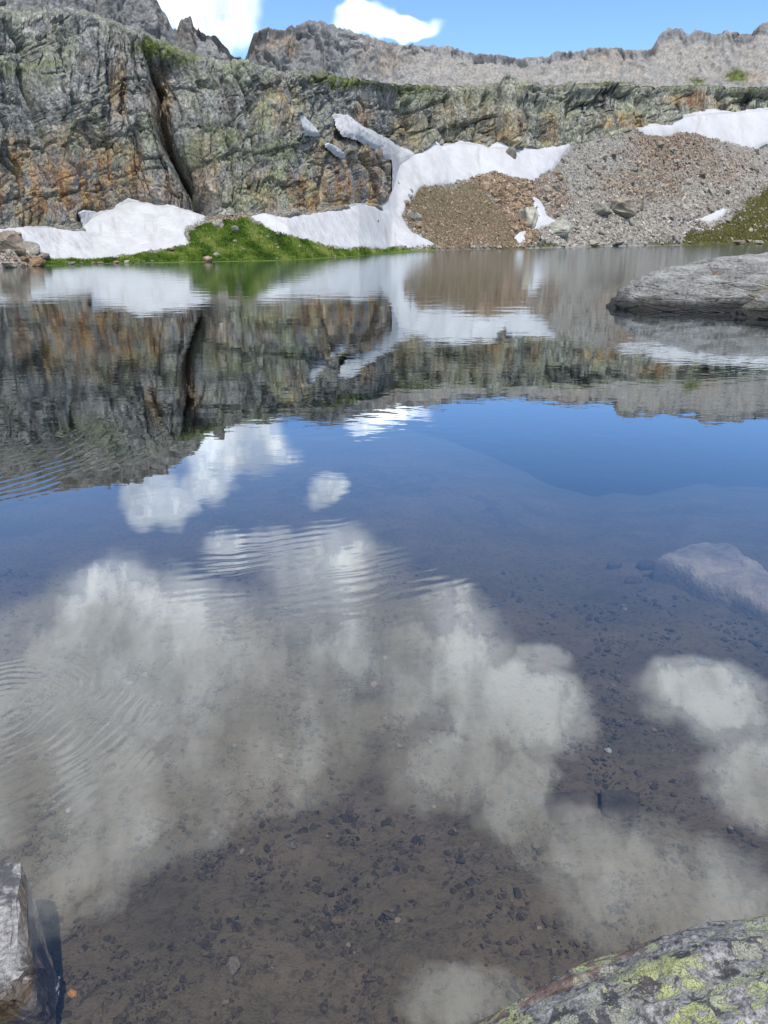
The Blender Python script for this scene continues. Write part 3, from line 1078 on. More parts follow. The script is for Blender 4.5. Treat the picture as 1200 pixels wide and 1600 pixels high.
def pick(n, weight, rng):
    """n points on the slope, in cells drawn by weight"""
    w = weight[r_lo:r_hi, c_lo:c_hi]
    w = np.where(w < .03, 0, w).ravel()
    k = np.searchsorted(np.cumsum(w), rng.uniform(0, w.sum(), n))
    k = np.minimum(k, len(w) - 1)
    ri = k // (c_hi - c_lo) + r_lo + rng.uniform(0, 1, n)
    ci = k % (c_hi - c_lo) + c_lo + rng.uniform(0, 1, n)
    return sheet_at(ri, ci)


notsnow = 1 - sstep(-2, 1, snow_sd)
w_talus = notsnow * (1 - mask_meadow) * (1 - .93 * mask_turf) * (1 - mask_fan) * (1 - mask_rub)
w_talus *= np.where(PXB < 610, np.where(PXB < 75, .9, .55), 1.0)
pos, r0, c0 = pick(33000, w_talus, RNG)
SCr = SC[r0, c0]
size = (.08 + .17 * RNG.power(.55, len(pos)) ** 2.4) * np.minimum(SCr, 3.2) * RNG.uniform(.6, 1.1, len(pos)) * (1.4 - .65 * (ROW[r0, c0] - 1))
big_px = size / SCr
tint = np.clip(RNG.normal(.55, .2, len(pos)) - .25 * mask_red[r0, c0], 0, 1)
o = scatter_mesh('talus_stones', pos, size, ROCK_LO, M_DEBRIS, RNG, tint)
tag(o, 'countless small grey stones covering the talus slope under the headwall', 'talus', kind='stuff')
w_red = notsnow * np.maximum(mask_rub, np.maximum(.55 * mask_fan, .5 * np.clip(mask_red - mask_rub, 0, 1)))
w_red *= (1 - mask_meadow) * (1 - mask_turf)
pos, r0, c0 = pick(18000, w_red, RNG)
fz = mask_fan[r0, c0] > .5
size = (.09 + .18 * RNG.power(.55, len(pos)) ** 2.2) * np.minimum(SC[r0, c0], 3.0) * np.where(fz, .35 + .5 * RNG.uniform(0, 1, len(pos)) ** 3, 1.0) * (1.3 - .5 * (ROW[r0, c0] - 1))
o = scatter_mesh('rubble_stones', pos, size, ROCK_LO, M_RDEBRIS, RNG, np.clip(RNG.normal(.52, .22, len(pos)), 0, 1))
tag(o, 'loose reddish brown stones strewn over the rubble and the brown fan', 'rubble', kind='stuff')


def blades(n, rng, h):
    """little fans of three grass blades"""
    V, F = [], []
    for k in range(3):
        a = k * 2.1 + .3
        dx, dy = math.cos(a), math.sin(a)
        i = len(V)
        V += [(-dy * .3, dx * .3, -.1), (dy * .3, -dx * .3, -.1), (dx * .7, dy * .7, 1.0)]
        F.append((i, i + 1, i + 2))
    return np.array(V), np.array(F)


BL = [blades(3, RNG, 1)]
for nm, mk, n, sz, mat, lab in (('meadow_grass', mask_meadow, 60000, .075, M_GRASS, 'lush bright green grass of the lakeside meadow below the snow'),
                                ('turf_grass', mask_turf, 16000, .045, M_TURF, 'olive brown alpine turf on the right-hand shore slope')):
    pos, r0, c0 = pick(n, mk * notsnow, RNG)
    size = sz * np.minimum(SC[r0, c0], 3) * (.5 + 2.2 * RNG.uniform(0, 1, len(pos)) ** 4)
    patch = fbm(A_ / 2.2, L_ / 3.0, 3, 88)[r0, c0]
    tint = np.clip(.56 + patch * .75 + RNG.normal(0, .2, len(pos)), 0, 1)
    o = scatter_mesh(nm, pos, size, BL, mat, RNG, tint, tilt=.35)
    tag(o, lab, 'grass', kind='stuff')


# single boulders: px, py where it rests, width in photo pixels, height/width, material, label
def ground_hit(px, py):
    d = np.hypot(PXB[r_lo:r_hi + 30] - px, PYB[r_lo:r_hi + 30] - py)
    i = np.unravel_index(np.argmin(d), d.shape)
    return P[i[0] + r_lo, i[1]], SC[i[0] + r_lo, i[1]]


def put_boulder(name, px, py, wpx, hk, mat, label, cat, group=None, tier='hi', seed=0, sink=.30, rot=None):
    g, sc = ground_hit(px, py)
    s = wpx / 2 * sc * 75 / 1290.0 / .85
    protos = {'hi': ROCK_HI, 'mid': ROCK_MID, 'lo': ROCK_LO}[tier]
    o = link(name, rock_me(tier, seed % len(protos), mat))
    o.location = (g[0], g[1], g[2] + s * hk * (.6 - sink))
    o.scale = (s, s, s * hk * 1.4)
    rr = random.Random(seed * 7 + int(px))
    o.rotation_euler = rot or (rr.uniform(-.25, .25), rr.uniform(-.25, .25), rr.uniform(0, 6.28))
    tag(o, label, cat, group)
    return o


NAMED = [
    (340, 351, 20, .9, M_PALE, 'upright pale block between the left snowbank and the meadow'),
    (366, 360, 14, .8, M_PALE, 'white angular boulder standing in the bright green meadow'),
    (339, 399, 14, .5, M_PALE, 'low grey rock lying in the meadow grass near the water'),
    (325, 407, 20, .55, M_RUBBLE, 'tan boulder at the water edge below the meadow'),
    (524, 386, 18, .35, M_PALE, 'flat pale slab on the grass below the long snowfield'),
    (366, 379, 9, .5, M_PALE, 'small yellowish stone in the middle of the meadow'),
    (268, 393, 16, .5, M_RUBBLE, 'tan rock at the lower lip of the left snowbank'),
    (589, 346, 11, .6, M_TALUS, 'lone dark rock stranded low on the long snowfield'),
    (621, 287, 11, .6, M_TALUS, 'lone dark rock stranded high on the long snowfield'),
    (641, 299, 12, .7, M_TALUS, 'grey rock at the snow edge above the brown fan'),
    (648, 343, 24, .9, M_TALUS, 'big grey boulder at the snow edge beside the brown fan'),
    (635, 318, 14, .8, M_RUBBLE, 'brown rock on the upper left rim of the brown fan'),
    (652, 352, 16, .8, M_RUBBLE, 'brown boulder below the big grey one beside the fan'),
    (662, 366, 12, .7, M_TALUS, 'grey stone at the lower left foot of the brown fan'),
    (640, 308, 12, .8, M_TALUS, 'grey stone where the snow meets the upper brown fan'),
    (705, 243, 8, .9, M_TALUS, 'small dark rock poking out of the upper snowfield'),
    (826, 345, 40, 1.0, M_PALE, 'greenish grey outcrop beside the crooked snow remnant'),
    (870, 362, 46, .55, M_PALE, 'long pale green slab below the crooked snow remnant'),
    (935, 335, 34, .8, M_PALE, 'pale outcrop with a shadowed notch in the lower talus'),
    (965, 334, 48, .75, M_PALE, 'largest pale slab outcrop in the lower talus'),
    (985, 325, 26, .6, M_PALE, 'pale slab leaning over a dark hollow in the talus'),
    (1097, 306, 14, .8, M_PALE, 'light boulder high on the open talus above the snow streak'),
    (1085, 318, 11, .8, M_PALE, 'light boulder just below a similar one on the open talus'),
    (1086, 325, 11, .7, M_PALE, 'lowest of three light boulders above the snow streak'),
    (935, 368, 16, .6, M_PALE, 'pale flat boulder above the far shore, below the outcrops'),
    (926, 382, 22, .45, M_PALE, 'white slab touching the water below the talus'),
    (960, 383, 24, .35, M_TALUS, 'dark flat slab along the water below the talus'),
    (1135, 342, 16, .4, M_PALE, 'flat pale rock at the lower end of the snow streak'),
    (1185, 379, 13, .35, M_PALE, 'white shore rock in front of the olive turf'),
    (1150, 380, 16, .3, M_PALE, 'broad pale shore slab in front of the olive turf'),
    (825, 372, 13, .9, M_RUBBLE, 'orange boulder beside the tiny snow scrap near the shore'),
    (836, 374, 12, .8, M_RUBBLE, 'tan boulder between the tiny snow scrap and the hiker'),
    (800, 246, 17, 1.5, M_TALUS, 'dark blocky rock tower standing in the upper snowfield'),
]
for i, (px, py, w, hk, mat, lab) in enumerate(NAMED):
    put_boulder('boulder', px, py, w, hk, mat, lab, 'boulder', seed=i + 1)

for i, (px, py, w, hk, mat, lab) in enumerate([
        (12, 395, 46, 1.0, M_TALUS, 'dark blocky boulder in the rock pile at the left shore'),
        (45, 397, 30, .8, M_TALUS, 'grey boulder at the snow edge of the left shore rock pile'),
        (66, 404, 26, .5, M_TALUS, 'low grey slab at the right end of the left shore rock pile'),
        (20, 372, 26, .5, M_RUBBLE, 'ochre slab on top of the left shore rock pile'),
        (16, 403, 16, .9, M_PALE, 'yellowish block in the middle of the left shore rock pile'),
        (55, 415, 34, .5, M_RUBBLE, 'tan ledge rock at the waterline of the left shore rock pile'),
        (10, 417, 24, .45, M_PALE, 'pale flat rock at the waterline below the dark blocky boulder'),
        (35, 410, 18, .6, M_RUBBLE, 'reddish stone between the tan ledge rock and the yellowish block')]):
    put_boulder('shore_boulder', px, py, w, hk, mat, lab, 'boulder', seed=i + 50)

# the other boulders of the rubble and the talus that can be told apart
rb = random.Random(5)
zones = [(M_RUBBLE, rub_poly, 70, (6, 18), 'rusty brown boulder in the rubble between the fan and the talus', 'boulders of the rusty rubble'),
         (M_TALUS, [(830, 285), (890, 230), (1000, 216), (1160, 232), (1200, 225), (1200, 285), (1140, 330), (1060, 372), (900, 384), (845, 384), (850, 330)], 150, (5, 17),
          'grey boulder among the stones of the wide talus slope', 'boulders of the grey talus')]
for mat, poly, n, (a, b), lab, grp in zones:
    xs = [p[0] for p in poly]
    ys = [p[1] for p in poly]
    k = 0
    while k < n:
        px, py = rb.uniform(min(xs), max(xs)), rb.uniform(min(ys), max(ys))
        if poly_sd(np.array([px]), np.array([py]), poly)[0] < 2:
            continue
        if max(poly_sd(np.array([px]), np.array([py]), s)[0] for s in SNOW.values()) > -5:
            continue
        w = a + (b - a) * rb.random() ** 3.0
        if py > 345:
            w *= 1.15
        if mat is M_TALUS:
            zone = ('under the headwall, above the pale outcrops' if px < 1000 and py < 290 else 'below the wide right snowfield' if py < 290 else
                    'beside the olive turf and the thin snow streak' if px > 1030 else 'around the pale slab outcrops' if py < 350 else 'near the water below the pale outcrops')
            lab2, grp2 = 'grey boulder on the talus ' + zone, 'talus boulders ' + zone
        else:
            zone = 'just below the upper snowfield' if py < 310 else 'beside the crooked snow remnant' if py < 350 else 'low near the far shore'
            lab2, grp2 = 'rusty brown rubble boulder ' + zone, 'rubble boulders ' + zone
        put_boulder('boulder', px, py, w, rb.uniform(.55, 1.0), mat, lab2, 'boulder', grp2, 'mid', k)
        k += 1
# stones half hidden in the meadow
for k in range(16):
    put_boulder('meadow_stone', rb.uniform(300, 540), rb.uniform(386, 404) if k % 2 else rb.uniform(360, 392), rb.uniform(3, 8), rb.uniform(.4, .7), rb.choice([M_PALE, M_TALUS, M_RUBBLE]),
                'small stone half hidden in the green meadow grass', 'stone', 'stones in the meadow', 'mid', k)
# stones along the waterline
for k in range(46):
    px = rb.uniform(90, 300) if k < 18 else rb.uniform(680, 1190)
    py = float(np.interp(px, [0, 75, 150, 290, 450, 560, 610, 700, 840, 950, 1060, 1200], [419, 415, 412, 410, 407, 400, 394.5, 391, 388, 385.5, 383.5, 382])) - rb.uniform(0, 2.5)
    put_boulder('shore_stone', px, py, rb.uniform(4, 10), rb.uniform(.35, .6), rb.choice([M_PALE, M_TALUS, M_RUBBLE]),
                'stone lying along the waterline of the far shore', 'stone', 'stones along the far waterline', 'mid', k)


# ------------------------------------------------------------------ lake bed
def shelf_edge(az):
    e = np.array([(-400, 770), (0, 762), (150, 742), (350, 722), (560, 714), (650, 724), (760, 762), (830, 806), (920, 842), (1040, 838), (1200, 826), (1600, 815)], float)
    x, y = pix_on_plane(e[:, 0], e[:, 1], -.9)
    return np.interp(az, np.arctan2(x, y), np.hypot(x, y))


def bed_height(x, y):
    r = np.hypot(x, y)
    az = np.arctan2(x, y)
    re = shelf_edge(az) * (1 + .05 * fbm(az * 6, az * 0, 3, 7))
    t = r / re
    z = -.30 - .48 * np.clip(t, 0, 1) ** 1.4
    z = z - 1.0 * sstep(.88, 1.75, t) - 7.0 * sstep(1.35, 3.2, t)
    z = z + .06 * fbm(x * .8, y * .8, 3, 51) * (t < 1.3)
    # the near bank
    z = np.where(y < 1.0, z + (1.0 - y) * .45, z)
    return z


bed_az = np.linspace(-math.pi * .5, math.pi * .5, 480)
bed_r = np.concatenate([np.linspace(.25, 9.5, 360), 9.5 * (330 / 9.5) ** np.linspace(.01, 1, 60)])
BR, BA = np.meshgrid(bed_r, bed_az, indexing='ij')
BX, BY = BR * np.sin(BA), BR * np.cos(BA)
BZ = bed_height(BX, BY)
fade = sstep(14, 8, BR)
f1, f2, cid, _, _ = worley(BX * 9 + fbm(BX * 3, BY * 3, 2, 3), BY * 9, 33)
peb = np.clip(.42 - f1, 0, 1) * (cid > .45)
f1b, _, cidb, _, _ = worley(BX * 24, BY * 24, 35)
BZ = BZ + fade * (.032 * peb + .016 * np.clip(.45 - f1b, 0, 1) * (cidb > .4) + .014 * fbm(BX * 3, BY * 3, 4, 37) + .004 * fbm(BX * 30, BY * 30, 2, 39))
BED = np.stack([BX, BY, np.maximum(BZ, -9.5)], -1)
me = mesh_arrays('lake_bed', flat(BED), grid_faces(*BX.shape), True)
mb, t = material('silty_bed')
p = t.new('ShaderNodeTexCoord').outputs['Object']
n1 = t.noise(p, 1.4, 5, .6)
n2 = t.noise(p, 26, 5, .7)
n3 = t.noise(p, 90, 3, .6)
base = t.ramp(n1, [(.3, (.092, .075, .047)), (.5, (.134, .106, .067)), (.68, (.165, .126, .082))])
base = t.mix(t.smooth(t.noise(p, 5.0, 4, .6), .52, .68, 0, .55), base, (.16, .125, .09))
base = t.mix(t.smooth(n2, .50, .64, 0, .5), base, (.042, .036, .025))
base = t.mix(t.smooth(n3, .58, .72, 0, .5), base, (.125, .105, .085))
finish(t, base, .95, t.bump(t.math('ADD', n2, t.math('MULTIPLY', n3, .4)), 1.0, .016), .1)
structure(link('lake_bed', me, mb))

# pebbles
def pebble_material(name, c):
    m, t = material(name)
    p = t.new('ShaderNodeTexCoord').outputs['Object']
    oi = t.new('ShaderNodeObjectInfo')
    n = t.noise(t.vmath('ADD', p, t.vmath('MULTIPLY', oi.outputs['Random'], (31., 17., 43.))), 1.6, 5, .65)
    base = t.ramp(n, [(.3, tuple(k * .5 for k in c)), (.5, c), (.72, tuple(k * 1.5 for k in c))])
    var = t.ramp(oi.outputs['Random'], [(0, (.6, .62, .62)), (.5, (1, 1, 1)), (1, (1.4, 1.3, 1.15))])
    finish(t, t.mix(1.0, base, var, 'MULTIPLY'), .8, t.bump(n, .5, .1), .2)
    return m


M_PEB = pebble_material('silt_coated_pebble', (.095, .078, .052))
M_PEBD = debris_material('bed_gravel', [(0, (.036, .031, .022)), (.5, (.082, .066, .044)), (.85, (.13, .102, .07)), (1, (.21, .17, .13))])
PEB = [hull_rock(400 + i, 18, (1, .75, .45)) for i in range(8)]
PEB_ME = []
for V, F in PEB:
    me = mesh_arrays('pebble', V, F, False)
    me.materials.append(M_PEB)
    PEB_ME.append(me)


def bed_points(n, rng, zone):
    px = rng.uniform(zone[0], zone[2], n)
    py = rng.uniform(zone[1], zone[3], n)
    x, y = pix_on_plane(px, py, -.42)
    return px, py, x, y


clus = lambda px, py: fbm(px / 70, py / 60, 3, 71) + .5 * fbm(px / 25, py / 22, 2, 73)
px, py, x, y = bed_points(2600, RNG, (-60, 1190, 980, 1680))
cl = clus(px, py)
ok = (cl + RNG.uniform(-.25, .35, len(px)) > .08) & (poly_sd(px, py, [(-60, 1480), (200, 1330), (520, 1190), (700, 1200), (860, 1330), (900, 1680), (-60, 1680)]) > -30)
px, py, x, y = px[ok][:300], py[ok][:300], x[ok][:300], y[ok][:300]
for k in range(len(px)):
    rr = random.Random(k)
    s = .5 * (.017 + .055 * rr.random() ** 4)
    z = float(bed_height(np.array([x[k]]), np.array([y[k]]))[0])
    o = link('pebble', PEB_ME[k % len(PEB_ME)])
    o.location = (x[k], y[k], z + s * .22)
    o.scale = (s, s * rr.uniform(.75, 1.1), s * rr.uniform(.8, 1.3))
    o.rotation_euler = (rr.uniform(-.3, .3), rr.uniform(-.3, .3), rr.uniform(0, 6.28))
    tag(o, 'dark silt-coated pebble on the shallow brown lake bed', 'pebble', 'pebbles on the shallow lake bed')
px, py, x, y = bed_points(52000, RNG, (-100, 860, 1300, 1690))
cl = clus(px, py)
ok = cl + RNG.uniform(-.75, .55, len(px)) > .02
px, py, x, y = px[ok], py[ok], x[ok], y[ok]
z = bed_height(x, y)
far = np.clip((1690 - py) / 700, 0, 1)
size = .5 * (.006 + .024 * RNG.power(.6, len(x)) ** 3) * (1 + 1.1 * far)
o = scatter_mesh('bed_gravel', np.stack([x, y, z + size * .15], -1), size, [hull_rock(500 + i, 11, (1, .75, .45)) for i in range(6)], M_PEBD, RNG,
                 np.clip(RNG.normal(.45, .22, len(x)), 0, 1), tilt=.35)
tag(o, 'fine dark gravel scattered over the shallow silty lake bed', 'gravel', kind='stuff')

# a few stones of their own on the bed
def bed_stone(px, py, wpx, hk, c, name, label, seed, zz=-.40):
    x, y = pix_on_plane(px, py, zz)
    z = float(bed_height(np.array([x]), np.array([y]))[0])
    dist = math.sqrt(x * x + y * y + (CAM_H - z) ** 2)
    s = wpx / 2 * dist / FPX
    V, F = hull_rock(600 + seed, 22, (1, .8, .5), 1, .05)
    me = mesh_arrays(name, V, F, False)
    me.materials.append(pebble_material(name + '_stone', c))
    o = link(name, me)
    o.location = (float(x), float(y), z + s * hk * .3)
    o.scale = (s, s, s * hk * 2)
    o.rotation_euler = (.1, -.08, seed * 1.3)
    return tag(o, label, 'stone')


bed_stone(367, 1540, 30, .5, (.15, .13, .10), 'bed_stone', 'largest lone pale brown stone on the pebbly lake bed', 1)
bed_stone(117, 1576, 15, .5, (.40, .22, .09), 'bed_stone', 'small orange stone on the lake bed beside the left shore rock', 2)
bed_stone(459, 1332, 24, .5, (.13, .12, .095), 'bed_stone', 'blocky dark stone at the upper edge of the pebble patch', 3)
bed_stone(953, 1156, 12, .5, (.55, .56, .50), 'bed_stone', 'small white stone alone on the dark lake bed', 4)
bed_stone(778, 926, 20, .4, (.08, .08, .075), 'bed_stone', 'dark stone on the pale shelf out in deeper water', 5)
bed_stone(1100, 1005, 24, .4, (.07, .07, .065), 'bed_stone', 'flat dark stone below the big sunken slab', 6)


def slab(name, poly, ztop, thick, mat, label, seed, dome=.04, rough=.02):
    """flat sunken rock: outline on the photo laid at depth ztop, rounded rim, uneven top"""
    p = np.asarray(poly, float)
    x, y = pix_on_plane(p[:, 0], p[:, 1], ztop)
    # resample the outline
    n = 96
    q = np.stack([np.append(x, x[0]), np.append(y, y[0])], -1)
    L = np.concatenate([[0], np.cumsum(np.hypot(*np.diff(q, axis=0).T))])
    s = np.linspace(0, L[-1], n, endpoint=False)
    ox, oy = np.interp(s, L, q[:, 0]), np.interp(s, L, q[:, 1])
    cx, cy_ = ox.mean(), oy.mean()
    W = math.hypot(np.ptp(ox), np.ptp(oy))
    k = fbm(s * 4 / W * 2, s * 0 + seed, 3, seed) * .03
    rings = [(1.0, -thick), (1.005, -thick * .45), (.99, -thick * .15), (.96, -.012 * W), (.90, 0), (.78, dome * .5), (.6, dome * .8), (.4, dome * .95), (.2, dome)]
    V, F = [], []
    for sc_, dz in rings:
        kk = 1 + k * (sc_ > .8)
        X = cx + (ox - cx) * sc_ * kk
        Y = cy_ + (oy - cy_) * sc_ * kk
        Z = ztop + dz + rough * fbm(X * 5 / W * 1.5, Y * 5 / W * 1.5, 4, seed + 3)
        V.append(np.stack([X - cx, Y - cy_, Z - ztop], -1))
    V = np.concatenate(V)
    R = len(rings)
    for r in range(R - 1):
        for i in range(n):
            j = (i + 1) % n
            F.append((r * n + i, r * n + j, (r + 1) * n + j, (r + 1) * n + i))
    V = np.concatenate([V, [[0, 0, dome]]])
    me = bpy.data.meshes.new(name)
    me.from_pydata(V.tolist(), [], F + [((R - 1) * n + i, (R - 1) * n + (i + 1) % n, R * n) for i in range(n)])
    for pl in me.polygons:
        pl.use_smooth = True
    me.update()
    o = link(name, me, mat)
    o.location = (cx, cy_, ztop)
    return tag(o, label, 'rock slab')


M_SUNK = boulder_material('sunken_slab_rock', (.36, .36, .34), 1.0, .0, 2.2, .12)
M_SUNKD = boulder_material('silted_slab_rock', (.10, .085, .068), 1.0, .0, 3.0, .06)
slab('sunken_slab', [(1022, 868), (1052, 852), (1092, 843), (1130, 847), (1168, 868), (1215, 900), (1290, 925), (1290, 985), (1200, 948), (1150, 925), (1105, 908), (1060, 884)], -.42, .5, M_SUNK,
     'big pinkish sunken slab with a dark undercut edge in deeper water', 3, .05, .04)
slab('sunken_slab', [(560, 724), (650, 733), (740, 758), (800, 800), (830, 822), (760, 820), (600, 790), (420, 800), (330, 790), (420, 752)], -.70, .35, M_SUNKD,
     'wide pale sunken ledge arching along the edge of the shallows', 5, .05, .05)
slab('sunken_slab', [(828, 1240), (930, 1232), (935, 1268), (870, 1292), (835, 1275)], -.40, .06, M_SUNKD, 'flat brown sunken slab whose dark edge faces the big slab', 7, .01, .006)
slab('sunken_slab', [(938, 1232), (1000, 1236), (996, 1270), (965, 1280), (940, 1266)], -.40, .05, M_SUNKD, 'smaller brown sunken slab beside a flat brown one', 9, .01, .006)
slab('sunken_slab', [(1000, 1392), (1068, 1432), (1050, 1450), (995, 1442)], -.40, .05, M_SUNKD, 'triangular sunken slab close to the lichen-covered boulder', 11, .01, .006)
rs = random.Random(3)
for k, (px, py, w, h) in enumerate([(1010, 880, 34, 12), (1060, 905, 40, 16), (1085, 925, 36, 14), (1125, 935, 44, 16), (1100, 940, 30, 12), (1150, 958, 40, 12), (1035, 892, 26, 9), (990, 905, 30, 10), (960, 880, 26, 8)]):
    pl = [(px + w * .5 * math.cos(a) * rs.uniform(.75, 1.1), py + h * .5 * math.sin(a) * rs.uniform(.75, 1.1)) for a in [i * math.pi / 4 for i in range(8)]]
    o = slab('flagstone', pl, -.62, .10, M_SUNKD, 'flat flagstone lying on the bed at the foot of the big sunken slab', 20 + k, .01, .01)
    o['group'] = 'flagstones below the big sunken slab'

# ------------------------------------------------------------------ water
mw, t = material('lake_water')
geo = t.new('ShaderNodeNewGeometry')
pos_ = geo.outputs['Position']
sx = t.new('ShaderNodeSeparateXYZ')
t.l.new(pos_, sx.inputs[0])
flatp = t.vmath('MULTIPLY', pos_, (1, 1, 0))
dist = t.vmath('LENGTH', flatp)
nA = t.noise(t.vmath('MULTIPLY', flatp, (.55, 1.0, 1)), 5.5, 2.0, .5)
nB = t.noise(t.vmath('MULTIPLY', flatp, (.5, 1.0, 1)), 1.1, 2.0, .5)
nC = t.noise(flatp, 1.6, 2.0, .5)
calm = t.smooth(t.noise(flatp, .22, 3, .5), .38, .62)
ampA = t.math('MULTIPLY', t.smooth(dist, 3.5, 9.0, .00005, .00105), t.math('ADD', .45, t.math('MULTIPLY', calm, .9)))
ampB = t.smooth(dist, 8.0, 40.0, .0, .009)
h = t.math('MULTIPLY', nA, ampA)
h = t.math('ADD', h, t.math('MULTIPLY', nB, ampB))
h = t.math('ADD', h, t.math('MULTIPLY', nC, .0012))


ring_warp = t.math('MULTIPLY', t.noise(flatp, 2.2, 2, .5), .17)
ring_win = t.smooth(t.noise(flatp, 1.7, 2, .5), .36, .56)


def rings(h, px, py, lam, amp, r0_, r1_, dir_px=None, width=.9):
    cx, cy_ = pix_on_plane(px, py, 0.0)
    v = t.vmath('SUBTRACT', flatp, (float(cx), float(cy_), 0.0))
    d = t.vmath('LENGTH', v)
    d2 = t.math('ADD', d, ring_warp)
    w = t.math('SINE', t.math('MULTIPLY', d2, 2 * math.pi / lam))
    mid = (r0_ + r1_) / 2
    win = t.math('MULTIPLY', t.smooth(d, r0_, mid), t.smooth(d, r1_, mid))
    if dir_px is not None:
        dx, dy = pix_on_plane(dir_px[0], dir_px[1], 0.0)
        u = Vector((float(dx - cx), float(dy - cy_), 0)).normalized()
        cs = t.math('DIVIDE', t.vmath('DOT_PRODUCT', v, tuple(u)), t.math('MAXIMUM', d, .001))
        win = t.math('MULTIPLY', win, t.smooth(cs, width, min(width + .12, .9985)))
    win = t.math('MULTIPLY', win, ring_win)
    return t.math('ADD', h, t.math('MULTIPLY', t.math('MULTIPLY', w, win), amp))


h = rings(h, 5, 1105, .045, .00022, .0, .55)
h = rings(h, -60, 1080, .060, .00030, .10, 1.35, (160, 1230), .55)
h = rings(h, 330, 640, .105, .00032, 4.0, 6.2, (495, 895), .980)
h = rings(h, -150, 690, .14, .0006, .2, 3.2, (40, 745), .6)
nrm = t.bump(h, 1.0, 1.0)
fr = t.new('ShaderNodeFresnel')
fr.inputs['IOR'].default_value = 1.333
refl = t.math('DIVIDE', t.math('MULTIPLY', fr.outputs[0], 4.0), t.math('MULTIPLY_ADD', fr.outputs[0], 3.0, 1.0))
gl = t.new('ShaderNodeBsdfGlossy')
gl.inputs['Color'].default_value = (.86, .92, .95, 1)
t.put(gl.inputs['Roughness'], t.smooth(dist, 4, 60, .0, .10))
t.l.new(nrm, gl.inputs['Normal'])
tr = t.new('ShaderNodeBsdfTransparent')
mx = t.new('ShaderNodeMixShader')
t.l.new(refl, mx.inputs[0])
t.l.new(tr.outputs[0], mx.inputs[1])
t.l.new(gl.outputs[0], mx.inputs[2])
va = t.new('ShaderNodeVolumeAbsorption')
va.inputs['Color'].default_value = (.50, .63, .70, 1)
va.inputs['Density'].default_value = .30
out = t.new('ShaderNodeOutputMaterial')
t.l.new(mx.outputs[0], out.inputs['Surface'])
t.l.new(va.outputs[0], out.inputs['Volume'])
X0, X1, Y0, Y1 = -330.0, 420.0, -1.5, 330.0
bmw = bmesh.new()
vs = [bmw.verts.new(c) for c in [(X0, Y0, -10), (X1, Y0, -10), (X1, Y1, -10), (X0, Y1, -10), (X0, Y0, 0), (X1, Y0, 0), (X1, Y1, 0), (X0, Y1, 0)]]
for f in [(0, 3, 2, 1), (4, 5, 6, 7), (0, 1, 5, 4), (1, 2, 6, 5), (2, 3, 7, 6), (3, 0, 4, 7)]:
    bmw.faces.new([vs[i] for i in f])
mew = bpy.data.meshes.new('lake_water')
bmw.to_mesh(mew)
bmw.free()
lake = structure(link('lake_water', mew, mw))

# ------------------------------------------------------------------ near rocks
def ico_rock(name, fn, sub=6):
    bm = bmesh.new()
    bmesh.ops.create_icosphere(bm, subdivisions=sub, radius=1.0)
    V = np.array([v.co[:] for v in bm.verts])
    bm.verts.index_update()
    F = np.array([[v.index for v in f.verts] for f in bm.faces])
    bm.free()
    V = fn(V)
    return mesh_arrays(name, V, F, True)


def n3(V, s, seed, o=4):
    return (fbm(V[:, 0] * s + V[:, 2] * s * .6, V[:, 1] * s - V[:, 2] * s * .4, o, seed) + fbm(V[:, 1] * s + 9, V[:, 2] * s * 1.1 + V[:, 0] * s * .3, o, seed + 5)) * .6


# lichen-covered boulder the picture is taken from
mlr, t = material('lichen_boulder_rock')
p = t.new('ShaderNodeTexCoord').outputs['Object']
wn = t.new('ShaderNodeTexNoise')
t.l.new(p, wn.inputs['Vector'])
wn.inputs['Scale'].default_value = 26
wn.inputs['Detail'].default_value = 4
pw = t.vmath('ADD', p, t.vmath('MULTIPLY', t.vmath('SUBTRACT', wn.outputs['Color'], (.5, .5, .5)), (.05, .05, .05)))
g1 = t.noise(p, 9, 6, .65)
g2 = t.noise(p, 95, 5, .75)
g3 = t.noise(p, 330, 3, .7)
base = t.ramp(g2, [(.34, (.06, .058, .055)), (.45, (.19, .182, .172)), (.53, (.32, .308, .29)), (.66, (.52, .50, .465))])
base = t.mix(t.smooth(t.noise(pw, 17, 5, .65), .50, .56, 0, .85), base, t.ramp(g3, [(.35, (.02, .02, .024)), (.6, (.075, .072, .078))]))
base = t.mix(t.smooth(t.noise(p, 5, 5, .6), .55, .70, 0, .5), base, (.20, .145, .11))
geo = t.new('ShaderNodeNewGeometry')
sz_ = t.new('ShaderNodeSeparateXYZ')
t.l.new(geo.outputs['Position'], sz_.inputs[0])
rim_ = t.math('ADD', t.attr('rim'), t.math('MULTIPLY', t.math('SUBTRACT', g1, .5), .8))
base = t.mix(t.smooth(rim_, .35, .8, 0, .75), base, t.ramp(g2, [(.3, (.13, .07, .05)), (.6, (.30, .185, .14)), (.8, (.42, .33, .28))]))


def lich(scale, thr, soft, seed, size_noise):
    q = t.vmath('ADD', pw, (seed * 1.7, seed * .9, seed * 2.3))
    v = t.new('ShaderNodeTexVoronoi')
    t.l.new(q, v.inputs['Vector'])
    v.inputs['Scale'].default_value = scale
    sepc = t.new('ShaderNodeSeparateColor')
    t.l.new(v.outputs['Color'], sepc.inputs[0])
    field = t.smooth(t.noise(t.vmath('ADD', p, (seed, 0, 0)), size_noise, 3, .5), .40, .55)
    rad = t.math('MULTIPLY', t.math('MULTIPLY', sepc.outputs[0], thr), field)
    edge = t.math('SUBTRACT', rad, t.math('ADD', v.outputs['Distance'], t.math('MULTIPLY', t.math('SUBTRACT', g2, .5), 1.2)))
    return t.smooth(edge, 0, soft)


